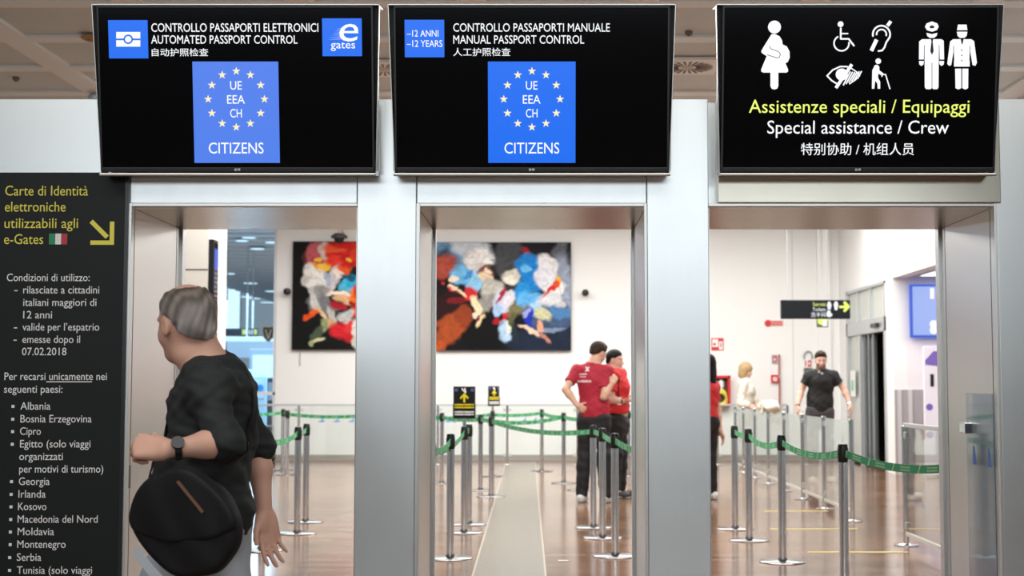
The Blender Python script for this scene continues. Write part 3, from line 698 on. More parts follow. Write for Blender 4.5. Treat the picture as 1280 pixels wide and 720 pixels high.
BL1 = [(.18, .75, .22, .3, 0, (12, 16, 15)), (.06, .3, .1, .4, 0, (14, 12, 12)), (.10, .18, .05, .07, 0, (90, 45, 40)), (.17, .10, .07, .10, 20, (190, 90, 100)), (.26, .08, .05, .09, 0, (215, 195, 185)), (.20, .20, .06, .05, 0, (170, 60, 80)),
       (.40, .08, .14, .10, 10, (215, 35, 35)), (.36, .18, .10, .05, 0, (235, 60, 40)), (.45, .16, .09, .06, 0, (200, 25, 30)), (.43, .15, .025, .02, 0, (250, 190, 60)), (.33, .05, .08, .03, 0, (235, 90, 50)), (.52, .10, .08, .1, 0, (220, 60, 40)),
       (.20, .24, .09, .03, 10, (245, 150, 40)), (.26, .23, .05, .03, 0, (250, 200, 70)), (.21, .17, .03, .02, 0, (250, 190, 60)), (.40, .25, .06, .025, 0, (235, 90, 35)),
       (.13, .30, .07, .08, 0, (225, 220, 215)), (.20, .36, .10, .09, 20, (235, 232, 225)), (.10, .36, .05, .05, 0, (200, 196, 190)), (.32, .33, .04, .10, 20, (205, 200, 205)), (.36, .28, .04, .03, 0, (245, 225, 210)), (.27, .34, .03, .05, 0, (170, 185, 205)),
       (.43, .38, .07, .05, -15, (80, 190, 225)), (.47, .34, .06, .05, 20, (40, 170, 215)), (.44, .30, .07, .025, 10, (25, 90, 115)), (.58, .40, .06, .1, 0, (60, 150, 200)),
       (.26, .44, .03, .02, 0, (235, 95, 35)), (.36, .46, .09, .018, 5, (245, 235, 215)), (.38, .52, .05, .04, 30, (225, 175, 130)), (.22, .52, .08, .10, 30, (150, 150, 150)), (.18, .55, .03, .09, -20, (205, 205, 200)), (.27, .58, .05, .1, -20, (120, 120, 125)), (.30, .68, .03, .06, -20, (190, 185, 180)),
       (.47, .52, .06, .12, 20, (245, 120, 30)), (.46, .62, .05, .06, 0, (225, 60, 35)), (.52, .45, .05, .08, 0, (215, 35, 35)), (.33, .58, .03, .03, 0, (170, 30, 45)), (.42, .56, .03, .03, 0, (150, 25, 40)), (.60, .56, .05, .1, 0, (235, 120, 45)),
       (.17, .66, .05, .025, -35, (235, 95, 35)), (.11, .70, .03, .02, -40, (225, 80, 30)), (.23, .68, .02, .09, -30, (225, 190, 150)), (.28, .75, .05, .04, 0, (205, 170, 120)), (.40, .68, .06, .06, 0, (190, 190, 190)),
       (.24, .79, .04, .05, 0, (140, 150, 110)), (.38, .82, .09, .07, 30, (205, 35, 45)), (.44, .90, .06, .05, 20, (190, 30, 40)), (.42, .77, .06, .03, -30, (225, 55, 55)), (.48, .82, .04, .09, 0, (225, 220, 215)), (.47, .95, .04, .05, 0, (200, 205, 190)),
       (.20, .87, .04, .05, 20, (75, 90, 70)), (.22, .93, .06, .02, -20, (205, 205, 160)), (.17, .96, .02, .03, 0, (160, 160, 120)), (.75, .3, .16, .2, 0, (215, 200, 190)), (.75, .65, .14, .2, 20, (190, 60, 50)), (.85, .85, .1, .1, 0, (60, 90, 130))]
painting('wide abstract painting of white, blue and red swirls, seen whole through the middle doorway', 545.5, 303.5, 713.5, 438, 25.36, (14, 14, 18), BL2, 5)
painting('abstract painting of red, orange and white swirls, partly hidden by the first pillar', 367, 302.5, 533, 437, 25.36, (16, 14, 14), BL1, 11)

# ------------------------------------------------------------------ cameras and fittings on the far wall
def wallcam(px, py, lab):
    p = at(px, py, 25.4)
    o = thing('wall_camera', lab, 'camera', p)
    MB().lathe([(.05, -.02), (.05, 0)], 16, axis='y').build('mount', mat('white_plastic', (.75, .75, .74), .5), o)
    MB().tube([(0, -.02, 0), (0, -.10, .0)], .02).build('arm', M_black, o)
    MB().lathe([(.02, -.22), (.058, -.19), (.065, -.10), (.03, -.07)], 16, axis='y').build('body', M_black, o, smooth=True)
wallcam(360.5, 365, 'small black camera on the far wall left of the red and orange painting')
wallcam(731.5, 366.5, 'small black camera on the far wall right of the wide painting')
p = at(424, 297.5, 24.9)
o = thing('dome_camera', 'black dome camera on an arm above the red and orange painting', 'camera', p)
MB().lathe([(.02, -.10), (.07, -.075), (.09, -.03), (.095, 0)], 24).build('dome', M_black, o, smooth=True)
MB().lathe([(.145, 0), (.145, .035), (.08, .08)], 24).build('collar', mat('dark_collar', (.05, .05, .05), .5), o)
MB().tube([(0, 0, .08), (0, .12, .16), (0, .46, .16)], .03).build('arm', mat('white_plastic', (.75, .75, .74), .5), o)
o = thing('wall_plate', 'small grey upright plate on the far wall below the red and orange painting', 'plate', at(375, 449, 25.4))
MB().box((-.012, -.012, -.12), (.012, 0, .12), .003).build('plate', mat('plate_grey', (.45, .46, .45), .5), o)
MB().box((-.006, -.016, -.02), (.006, -.011, .02)).build('screw_cover', M_alu, o)

M_red = mat('fire_red', (.62, .03, .03), .4); M_paper = mat('sign_white', (.85, .85, .84), .5)
def wsign(name, lab, cat, a, b, c, d_, m, depth=25.4, th=.012):
    P, Q = at(a, b, depth), at(c, d_, depth); cx, cz = (P.x+Q.x)/2, (P.z+Q.z)/2
    o = thing(name, lab, cat, (cx, P.y-.001, cz)); W, H = (Q.x-P.x)/2, (P.z-Q.z)/2
    MB().box((-W, -th, -H), (W, 0, H), .002).build('plate', m, o)
    return o, W, H
o, W, H = wsign('fire_sign', 'square red and white fire equipment sign high above the hydrant cabinet', 'sign', 889, 422.5, 904.5, 438, M_red)
MB().box((-W*.85, -.015, -H*.45), (W*.1, -.012, H*.8)).box((W*.25, -.015, -H*.85), (W*.85, -.012, H*.45)).build('pictogram', M_paper, o)
MB().box((W*.45, -.0165, -H*.5), (W*.65, -.015, H*.2)).box((-W*.7, -.0165, -.02), (-.03, -.015, .02)).build('pictogram_line', M_red, o)
o, W, H = wsign('call_sign', 'low red sign with a dot on the far wall left of the hanging black sign', 'sign', 963, 400.5, 979, 407.5, mat('pale_red', (.75, .40, .38), .5))
MB().lathe([(.055, -.03), (.06, -.02), (.06, 0)], 20, (-W-.045, 0, .0), 'y').build('red_disc', M_red, o)
MB().box((-W*.8, -.014, .01), (W*.8, -.012, .03)).box((-W*.8, -.014, -.03), (W*.8, -.012, -.01)).build('writing_bars', M_red, o)
o, W, H = wsign('alarm_sign', 'small red and grey alarm sign at the top of the red pipe', 'sign', 964.5, 443.5, 972, 455, mat('grey_plate', (.40, .42, .48), .5))
MB().box((-W*.6, -.015, -H*.6), (W*.6, -.012, H*.7)).build('red_panel', M_red, o)
MB().box((-W*.25, -.017, -H*.3), (W*.2, -.0145, H*.35)).build('pictogram', M_paper, o)
o, W, H = wsign('alarm_box', 'red alarm call box with a white front beside the red pipe', 'alarm', 963.5, 468.5, 972.6, 478, M_red, th=.06)
MB().box((-W*.55, -.064, -H*.6), (W*.5, -.059, H*.4), .002).build('front_label', M_paper, o)
MB().box((-W*.2, -.067, -H*.2), (W*.2, -.063, H*.15), .002).build('button', M_red, o)
p0, p1 = at(974, 443, 25.36), at(974, 506, 25.36)
pp = thing('red_pipe', 'thin red pipe running down the far wall past the alarm box', 'pipe', (p0.x, p0.y, p1.z-.3))
MB().tube([(0, 0, 0), (0, 0, p0.z-p1.z+.3)], .018).build('pipe', mat('dull_red_pipe', (.42, .16, .13), .5), pp)
m = MB()
for z in (.3, .8): m.box((-.026, -.02, z-.015), (.026, .039, z+.015), .003)
m.build('pipe_clip', M_alu, pp)
# hydrant cabinet
A, B = at(884, 469.5, 25.39), at(912, 508, 25.39); W, H = (B.x-A.x)/2, (A.z-B.z)/2
o = thing('hydrant_cabinet', 'red fire hose cabinet behind the woman in the red shirt', 'cabinet', ((A.x+B.x)/2, A.y, (A.z+B.z)/2))
m = MB(); m.box((-W, -.16, -H), (-W+.045, 0, H), .004).box((W-.045, -.16, -H), (W, 0, H), .004).box((-W, -.16, H-.045), (W, 0, H), .004).box((-W, -.16, -H), (W, 0, -H+.045), .004)
m.build('frame', M_red, o); MB().box((-W+.03, -.04, -H+.03), (W-.03, -.005, H-.03)).build('back', mat('cabinet_brown', (.10, .055, .025), .5), o)
m = MB()
for k in range(4): m.tube([(.02+.11*math.cos(t), -.09-.012*k, -.10+.13*math.sin(t)-.02*k) for t in [2*math.pi*i/16 for i in range(17)]], .022, 8)
m.build('hose', mat('hose_yellow', (.62, .58, .06), .5), o)
MB().lathe([(.03, -.08), (.05, -.02), (.05, .06), (.02, .1)], 12, (.04, -.08, .10)).build('nozzle', M_paper, o)
# plate with loop handle
o, W, H = wsign('wall_sign', 'red and white plate under a grey loop beside the man in black', 'sign', 1004.5, 449, 1015.5, 459.5, M_paper)
MB().box((-W*.75, -.015, -H*.7), (-W*.45, -.012, H*.7)).box((-W*.05, -.015, -H*.8), (W*.75, -.012, H*.75)).build('red_marks', M_red, o)
MB().box((W*.15, -.017, -H*.35), (W*.45, -.0145, H*.35)).build('pictogram', M_paper, o)
MB().tube([(-W*.9, -.02, H), (-W*.92, -.02, H+.05)]+[(-W*.9*math.cos(t), -.02, H+.06+.08*math.sin(t)) for t in [math.pi*i/12 for i in range(13)]]+[(W*.92, -.02, H+.05), (W*.9, -.02, H)], .014, 8).build('loop_handle', mat('grey_green_metal', (.33, .36, .34), .4, .3), o)
MB().box((-W*1.0, -.03, -H-.09), (W*.95, -.0, -H-.01), .004).build('dark_holder', mat('holder_dark', (.12, .14, .12), .5), o)

# shield on the window
o = thing('shield_sticker', 'dark shield shaped emblem on the tinted window', 'emblem', at(335.5, 417.5, 25.46))
def shield(s): return [(x*s, z*s) for x, z in ((-.105, .13), (-.06, .145), (0, .13), (.06, .145), (.105, .13), (.11, .05), (.085, -.06), (0, -.15), (-.085, -.06), (-.11, .05))]
MB().poly(shield(1.05), -.006, 0).build('rim', mat('emblem_grey', (.30, .31, .29), .5), o)
MB().poly(shield(.88), -.009, -.005).build('field', mat('emblem_dark', (.035, .04, .035), .5), o)
MB().poly([(-.06, .08), (-.04, .08), (0, -.05), (.04, .08), (.06, .08), (.01, -.09), (-.01, -.09)], -.011, -.008).build('chevron', mat('emblem_grey', (.30, .31, .29), .5), o)

# departure board on the cream wall, seen almost edge on
A = at(261.8, 308, 18.6)
o = thing('departure_board', 'narrow blue and black departures screen on the cream wall, seen almost edge on', 'screen', (-4.499, Yd(19.0), 2.35))
MB().box((0, -.18, -.92), (.075, .06, .92), .006).build('case', M_black, o)
MB().box((.073, -.165, -.88), (.078, .045, .88)).build('screen_panel', M_screen, o)
MB().box((.077, -.165, .52), (.080, .045, .80)).build('header_bar', glow('board_blue', (.02, .12, .75), .9), o)
m = MB()
for k in range(22): m.box((.077, -.15, .46-k*.06), (.0795, -.05+.09*random.random(), .485-k*.06))
m.build('flight_rows', glow('board_rows', (.18, .35, .62), .55), o)

# ------------------------------------------------------------------ things in the next hall
def hall_sign(px0, py0, px1, py1, d, lab, marks, post=True):
    A, B = at(px0, py0, d), at(px1, py1, d); W, H = (B.x-A.x)/2, (A.z-B.z)/2
    o = thing('hanging_sign', lab, 'sign', ((A.x+B.x)/2, A.y, (A.z+B.z)/2))
    MB().box((-W, 0, -H), (W, .15, H), .01).build('panel', mat('sign_black', (.006, .008, .012), .5, spec=.2), o)
    for col, rects in marks.items():
        m = MB()
        for a, b, c, e in rects: m.box((-W+2*W*a, -.006, -H+2*H*b), (-W+2*W*c, .0, -H+2*H*e))
        m.build(col+'_marks', {'yellow': E_yellow, 'white': E_white}[col], o)
    for x in (-W*.7, W*.7): MB().box((x-.02, .05, H), (x+.02, .09, 6.15-(A.z+B.z)/2)).build('hanger', M_alu, o)
    return o
hall_sign(276, 410.5, 322, 419.5, 50, 'dark hanging sign with yellow and white marks in the next hall, the upper one', {'yellow': [(.58, .15, .72, .85), (.90, .15, .98, .85)], 'white': [(.76, .15, .80, .8), (.83, .15, .87, .8)]})
hall_sign(272, 434, 314, 443, 46, 'dark hanging sign with yellow marks in the next hall, the lower one', {'yellow': [(.38, .5, .95, .85), (.5, .1, .9, .35)]})
M_hallgrey = mat('hall_grey', (.20, .23, .26), .5)
A, B = at(270, 421, 44), at(345, 427, 44)
o = thing('overhead_beam', 'grey overhead beam in the next hall below the upper hanging sign', 'beam', (0, A.y, 0))
MB().box((A.x-2, 0, B.z), (B.x, .6, A.z), .02).build('beam', mat('beam_grey', (.42, .47, .50), .5), o)
MB().box((B.x-1.5, -.1, B.z-.5), (B.x, .5, B.z)).build('dark_cabinet', M_hallgrey, o)
for i, (a, b, c, e, d, lab, col) in enumerate(((312, 436, 345, 470, 42, 'tall grey kiosk in the next hall near the window', (.22, .27, .33)), (290, 462, 312, 489, 40, 'pale blue counter front in the next hall', (.45, .60, .70)), (312, 470, 332, 492, 38, 'light blue poster stand in the next hall', (.45, .66, .80)), (334, 472, 344, 492, 36, 'dark narrow cabinet in the next hall', (.10, .12, .14)))):
    A, B = at(a, b, d), at(c, e, d)
    o = thing('kiosk', lab, 'kiosk', ((A.x+B.x)/2, A.y, 0)); W = (B.x-A.x)/2
    MB().box((-W, 0, 0), (W, .5, A.z), .02).build('body', mat('kiosk_%d_paint' % i, col, .5), o)
    MB().box((-W*.75, -.02, A.z*.62), (W*.75, .0, A.z*.92), .005).build('panel', mat('kiosk_panel', (.55, .68, .78), .3), o)
    if i == 2:
        m = MB()
        for k in range(2): m.lathe([(.09, -.03), (.09, -.018)], 16, (-W*.35+k*W*.7, 0, A.z*.8), 'y')
        m.build('blue_dots', mat('poster_blue', (.02, .25, .6), .5), o)
A = at(332, 557, 24.6); 
o = thing('floor_machine', 'dark machine standing on the floor below the window by the far wall', 'machine', (at(326, 560, 24.7).x, Yd(24.85), 0))
MB().box((-.22, -.2, .06), (.20, .2, .34), .06, 3).build('body', mat('machine_dark', (.05, .06, .06), .4), o)
m = MB()
for x in (-.15, .13): m.lathe([(.06, -.21), (.06, -.15)], 14, (x, 0, .06), 'y').lathe([(.06, .15), (.06, .21)], 14, (x, 0, .06), 'y')
m.build('wheel', M_black, o)
MB().tube([(.12, .1, .3), (.16, .12, .62), (-.08, .12, .62)], .015).build('handle', M_alu, o)

# ------------------------------------------------------------------ right side: hanging sign, blue screen, banner
A, B = at(976.5, 375, 22.0), at(1063, 398.5, 22.0); W, H = (B.x-A.x)/2, (A.z-B.z)/2
o = thing('hanging_sign', 'black hanging sign with a yellow arrow pointing right, before the sliding door', 'sign', ((A.x+B.x)/2, A.y, (A.z+B.z)/2))
MB().box((-W, 0, -H), (W, .10, H), .006).build('panel', mat('sign_black', (.006, .008, .012), .5, spec=.2), o)
def hs(px, py): q = at(px, py, 22.0); return (q.x-o.location.x, q.z-o.location.z)
def hz(pts): return [hs(970+x/12.8, 365+y/12.8) for x, y in pts]
MB().poly(hz([(1010, 218), (1095, 218), (1075, 165), (1090, 150), (1115, 150), (1188, 235), (1110, 320), (1085, 318), (1075, 300), (1095, 258), (1010, 258)]), -.004, 0).build('arrow', E_yellow, o)
def ell(cx, cy, rx, ry): return [(cx+rx*math.cos(2*math.pi*i/20), cy+ry*math.sin(2*math.pi*i/20)) for i in range(20)]
MB().poly(hz([(835, 160), (850, 146), (868, 160), (890, 215), (880, 240), (872, 280), (830, 280), (826, 240), (812, 215)]), -.004, 0).build('woman_symbol', E_white, o)
MB().poly(hz([(945, 150), (975, 150), (998, 205), (985, 240), (982, 290), (938, 290), (934, 240), (921, 205)]), -.004, 0).build('man_symbol', E_white, o)
MB().poly(hz([(825, 296), (868, 296), (872, 330), (905, 362), (890, 385), (850, 408), (812, 385), (808, 340)]), -.004, 0).build('wheelchair_symbol', E_white, o)
P, Q = hs(970+590/12.8, 365+225/12.8), hs(970+795/12.8, 365+165/12.8); text_mesh('yellow_lettering', 'Servizi', E_yellow, o, P[0], Q[0], P[1], Q[1]-P[1], -.001, .003)
P, Q = hs(970+585/12.8, 365+305/12.8), hs(970+795/12.8, 365+248/12.8); text_mesh('white_lettering', 'Toilets', E_white, o, P[0], Q[0], P[1], Q[1]-P[1], -.001, .003)
P, Q = hs(970+560/12.8, 365+400/12.8), hs(970+795/12.8, 365+325/12.8); text_mesh('chinese_lettering', '洗手间', E_white, o, P[0], Q[0], P[1], -(Q[1]-P[1]), -.001, .003)
for x in (-W*.8, W*.35): MB().tube([(x, .05, H), (x, .05, HC-o.location.z)], .0035, 6).build('hanger_wire', M_alu, o)
A, B = at(1022, 397.5, 23.0), at(1036.5, 409, 23.0)
o = thing('gate_sign', 'small dark lit sign just under the black hanging sign', 'sign', ((A.x+B.x)/2, A.y, (A.z+B.z)/2), (0, 0, math.radians(25))); W, H = (B.x-A.x)/2, (A.z-B.z)/2
MB().box((-W, 0, -H), (W, .06, H), .004).build('panel', mat('sign_olive', (.10, .10, .07), .4), o)
MB().poly([(-W*.8+.07*math.cos(2*math.pi*i/16)+.03, .03+.07*math.sin(2*math.pi*i/16)) for i in range(16)], -.004, 0).poly([(W*.6+.035*math.cos(2*math.pi*i/16), .06+.035*math.sin(2*math.pi*i/16)) for i in range(16)], -.004, 0).build('yellow_mark', E_yellow, o)
MB().box((-.02, -.004, -.06), (.07, 0, .09)).build('white_mark', E_white, o)
for x in (-W*.6, W*.6): MB().tube([(x, .03, H), (x, .03, HC-o.location.z)], .003, 6).build('hanger_wire', M_alu, o)

A, B = at(1136.5, 355.5, 21.35), at(1166, 422, 21.35)
o = thing('wall_screen', 'bright blue screen on the end wall of the side hall', 'screen', (A.x, A.y, (A.z+B.z)/2)); H = (A.z-B.z)/2; W = 1.30
MB().box((0, -.04, -H), (W, .04, H), .006).build('case', glow('screen_edge_blue', (.03, .12, .70), .9), o)
MB().box((.035, -.043, -H+.035), (W-.035, -.039, H-.035)).build('screen_panel', glow('lit_periwinkle', (.36, .48, .93), .95), o)
MB().box((.30, -.046, H-.22), (.36, -.042, H-.06)).build('white_letter', E_white, o)
MB().lathe([(.06, -.046), (.06, -.042)], 16, (.345, 0, -H+.20), 'y').lathe([(.06, -.046), (.06, -.042)], 16, (.345, 0, -H+.11), 'y').build('white_letter', E_white, o)
A = at(1155, 433, 20.6)
o = thing('standing_banner', 'white upright banner with purple marks in the side hall', 'banner', (at(1156, 560, 20.6).x, Yd(20.6), 0))
MB().box((0, -.03, .05), (.80, .03, A.z), .01).build('panel', mat('banner_white', (.78, .76, .84), .5), o)
MB().box((-.02, -.14, 0), (.82, .14, .06), .01).build('base', M_alu, o)
m = MB(); m.poly([(.02, A.z-.20), (.14, A.z-.07), (.30, A.z-.07), (.30, A.z-.30), (.02, A.z-.26)], -.034, -.029).lathe([(.05, -.034), (.05, -.03)], 12, (.07, 0, 1.02), 'y').lathe([(.05, -.034), (.05, -.03)], 12, (.07, 0, .62), 'y')
m.build('purple_marks', mat('banner_purple', (.18, .12, .45), .5), o)
MB().box((.09, -.036, A.z-.58), (.14, -.029, A.z-.40)).build('dark_mark', M_black, o)

# yellow floor lines and a scrap of white tape
M_tape = mat('yellow_tape', (.72, .60, .16), .35)
for (a, b), (c, e), lab in (((1010, 690.4), (1135, 690.4), 'yellow floor line in the right lane, the nearest one'), ((963, 661.3), (1072, 661.3), 'yellow floor line in the right lane, the second one'), ((955, 639), (1035, 639), 'yellow floor line in the right lane, the farthest one')):
    P, Q = flo(a, b), flo(c, e)
    o = MB().box((P.x, P.y-.025, .0002), (Q.x, P.y+.025, .003)).build('floor_line', M_tape); tag(o, lab, 'floor marking')
P = flo(704, 701); o = MB().box((P.x-.04, P.y-.02, .0002), (P.x+.04, P.y+.02, .003)).build('floor_tape', mat('white_tape', (.8, .8, .78), .4)); tag(o, 'small scrap of white tape on the floor of the middle lane', 'floor marking')

# ------------------------------------------------------------------ belt posts
HP = .952
M_belt = mat('green_belt', (.02, .27, .12), .55)
nt = M_belt.node_tree; b = nt.nodes['Principled BSDF']
uv = nt.nodes.new('ShaderNodeUVMap'); uv.uv_map = 'UV'; sp_ = nt.nodes.new('ShaderNodeSeparateXYZ'); nt.links.new(uv.outputs[0], sp_.inputs[0])
def mth(op, a, bb=None):
    n = nt.nodes.new('ShaderNodeMath'); n.operation = op
    for i, v in enumerate((a, bb)):
        if v is None: continue
        if isinstance(v, (int, float)): n.inputs[i].default_value = v
        else: nt.links.new(v, n.inputs[i])
    return n.outputs[0]
U, V = sp_.outputs[0], sp_.outputs[1]
pu = mth('MODULO', U, .34)
sl = mth('ADD', pu, mth('MULTIPLY', V, -.03))
dash = mth('MULTIPLY', mth('LESS_THAN', sl, .012), mth('GREATER_THAN', sl, -.004))
lettersx = mth('MULTIPLY', mth('GREATER_THAN', pu, .11), mth('LESS_THAN', pu, .24))
row1 = mth('MULTIPLY', mth('GREATER_THAN', V, .56), mth('LESS_THAN', V, .76)); row2 = mth('MULTIPLY', mth('GREATER_THAN', V, .20), mth('LESS_THAN', V, .42))
pat = mth('GREATER_THAN', mth('FRACT', mth('MULTIPLY', U, 62.0)), .34)
mask = mth('MAXIMUM', dash, mth('MULTIPLY', mth('MULTIPLY', lettersx, mth('MAXIMUM', row1, row2)), pat))
mx = nt.nodes.new('ShaderNodeMix'); mx.data_type = 'RGBA'; mx.inputs[6].default_value = (.015, .31, .12, 1); mx.inputs[7].default_value = (.42, .60, .36, 1)
nt.links.new(mask, mx.inputs[0]); nt.links.new(mx.outputs[2], b.inputs['Base Color'])

POSTMESH = {}
def post_parts():
    m = MB(); m.lathe([(.172, .0), (.174, .005), (.168, .010), (.06, .0135), (.036, .018), (.034, .034)], 48); POSTMESH['base'] = (m, M_base)
    m = MB(); m.lathe([(.030, .03), (.030, HP-.11)], 24); POSTMESH['pole'] = (m, M_chrome)
    m = MB(); m.lathe([(.030, HP-.112), (.0318, HP-.108), (.0318, HP-.004), (.030, HP)], 24)
    for k in range(4):
        a = k*math.pi/2; c, s = math.cos(a), math.sin(a)
        lo = Vector((.024*c-.014*abs(s), .024*s-.014*abs(c), HP-.095)); hi = Vector((.0335*c+.014*abs(s), .0335*s+.014*abs(c), HP-.02))
        m.box([min(lo[i], hi[i]) for i in range(3)], [max(lo[i], hi[i]) for i in range(3)], .003)
    POSTMESH['belt_head'] = (m, M_black)
    m = MB(); m.lathe([(.0295, HP), (.027, HP+.006), (.01, HP+.008)], 24); POSTMESH['cap'] = (m, mat('dark_cap', (.05, .05, .055), .25, .5))
post_parts()
proto = None
def queue_post(x, y, label):
    global proto
    t = thing('queue_post', label, 'queue post', (x, y, 0), group='belt posts of the queue lanes')
    if proto is None:
        for n, (m, mm) in POSTMESH.items(): m.build(n, mm, t, smooth=True)
        proto = t
    else:
        for ch in [c for c in proto.children if not c.name.startswith('belt') or c.name.startswith('belt_head')]:
            c = ch.copy(); COL.objects.link(c); c.parent = t
    return t
def belt(t, q, sag=.02, z0=HP-.055, z1=HP-.055):
    """a belt drawn out of post t to the post at q: a strip with thickness"""
    a = Vector((t.location.x, t.location.y, z0)); c = Vector((q[0], q[1], z1)); L = (c-a).length; d = (c-a).normalized()
    n = Vector((-d.y, d.x, 0)).normalized()*.0012
    bm = bmesh.new(); uvl = bm.loops.layers.uv.new('UV'); N = 14; R = []
    a2 = a+d*.036; c2 = c-d*.036
    for i in range(N+1):
        k = i/N; p = a2.lerp(c2, k)-Vector((0, 0, 4*sag*k*(1-k)))-Vector((t.location.x, t.location.y, 0))
        R.append(([bm.verts.new(p+Vector((0, 0, s*.024))+e*n) for e in (-1, 1) for s in (-1, 1)], k*L))
    for (v, u), (w_, u2) in zip(R[:-1], R[1:]):
        for (i, j), vv in (((0, 1), (0, 1)), ((1, 3), (1, 1)), ((3, 2), (1, 0)), ((2, 0), (0, 0))):
            f = bm.faces.new((v[i], w_[i], w_[j], v[j]))
            for lp, (uu, v2) in zip(f.loops, ((u, vv[0]), (u2, vv[0]), (u2, vv[1]), (u, vv[1]))): lp[uvl].uv = (uu, v2)
    bm.faces.new([R[0][0][i] for i in (0, 1, 3, 2)]); bm.faces.new([R[-1][0][i] for i in (2, 3, 1, 0)])
    bmesh.ops.recalc_face_normals(bm, faces=bm.faces[:])
    me = bpy.data.meshes.new('belt'); bm.to_mesh(me); bm.free(); me.materials.append(M_belt)
    o = bpy.data.objects.new('belt', me); COL.objects.link(o); o.parent = t
def pb(px, py): p = flo(px, py); return (p.x, p.y)
PO = {}
def P_(key, px, py, label): x, y = pb(px, py); PO[key] = queue_post(x, y, label)
# first doorway
P_('l1', 371.2, 667, 'belt post in the first doorway, in front of its neighbour and nearest the pillar')
P_('l2', 382, 652.5, 'belt post just behind and right of the nearest one in the first doorway')
P_('l3', 358.6, 593.5, 'right one of the two far belt posts in the first doorway')
P_('l4', 353.2, 587.5, 'left one of the two far belt posts in the first doorway')
q = at(329, 540, 11.65); PO['l5'] = queue_post(q.x, q.y, 'belt post half hidden behind the walking man')
# middle doorway
P_('mA', 562.7, 698, 'nearest belt post on the left side of the middle lane')
P_('mB', 580, 666, 'belt post carrying the larger black arrow sign in the middle lane')
P_('mC', 586, 655.5, 'belt post tucked right behind the one with the larger arrow sign')
P_('mD', 600.5, 613, 'belt post in the middle lane just left of the one under the small arrow sign')
P_('mE', 613.8, 620.7, 'belt post standing straight in front of the one with the small arrow sign')
P_('mL', 615.6, 595.5, 'belt post carrying the small far arrow sign in the middle lane')
P_('mF', 552, 604.5, 'far belt post at the left edge of the middle doorway')
P_('mI', 677.3, 589, 'far belt post in the centre of the middle lane, farthest from the camera')
P_('mJ', 704.6, 604, 'far belt post in the middle lane left of the man with hand on hip')
P_('mK', 725.5, 612.7, 'belt post hidden behind the legs of the man with hand on hip')
P_('r1', 741.8, 659.5, 'farthest of the three near belt posts on the right of the middle lane')
P_('r2', 753.3, 672.5, 'middle one of the three near belt posts on the right of the middle lane')
P_('r3', 769, 695.3, 'nearest of the three belt posts on the right of the middle lane')
P_('mO', 786, 595, 'far belt post behind the staff member with a lanyard')
q = at(539, 556, 9.5); PO['mQ'] = queue_post(q.x, q.y, 'belt post behind the left jamb of the middle doorway')
q = at(822, 553, 9.4); PO['r4'] = queue_post(q.x, q.y, 'belt post behind the second pillar at the end of the middle lane')
# third doorway
P_('ta', 919, 661.4, 'farthest belt post of the slanting row in the third doorway')
P_('tb', 936.6, 675.6, 'second farthest belt post of the slanting row in the third doorway')
P_('tc', 978.3, 702.6, 'belt post in the middle of the slanting row in the third doorway')
q = at(1053.4, 555.5, 9.25); PO['te'] = queue_post(q.x, q.y, 'nearest and tallest looking belt post in the third doorway')
q = at(1206, 580, 7.75); PO['tf'] = queue_post(q.x, q.y, 'belt post behind the right jamb of the third doorway')
def B_(a, c, sag=.02): q = PO[c].location; belt(PO[a], (q.x, q.y), sag)
B_('l5', 'l1', .05); B_('l1', 'l2', .01)
B_('l4', 'l3', .0)
x, y = pb(300, 590); belt(PO['l4'], (x, y), .02)
x, y = pb(462, 597); PO['l6'] = queue_post(x, y, 'belt post hidden behind the first pillar'); B_('l3', 'l6', .03)
B_('mA', 'mQ', .03); B_('mB', 'mQ', .05); B_('mB', 'mC', 0)
B_('l6', 'mF', .03); B_('mF', 'mD', .02); B_('mD', 'mE', 0); B_('mE', 'r1', .06)
B_('mL', 'mI', .02); B_('mI', 'mJ', .02); B_('mJ', 'mK', .01)
B_('l6', 'mL', .05); B_('mD', 'mJ', .06); B_('mK', 'mO', .02); B_('r1', 'r2', .0); B_('r2', 'r3', .01); B_('r3', 'r4', .03)
x, y = pb(860, 598); belt(PO['mO'], (x, y), .02)
B_('ta', 'tb', .01); B_('tb', 'tc', .05); B_('tc', 'te', .05); B_('te', 'tf', .05)

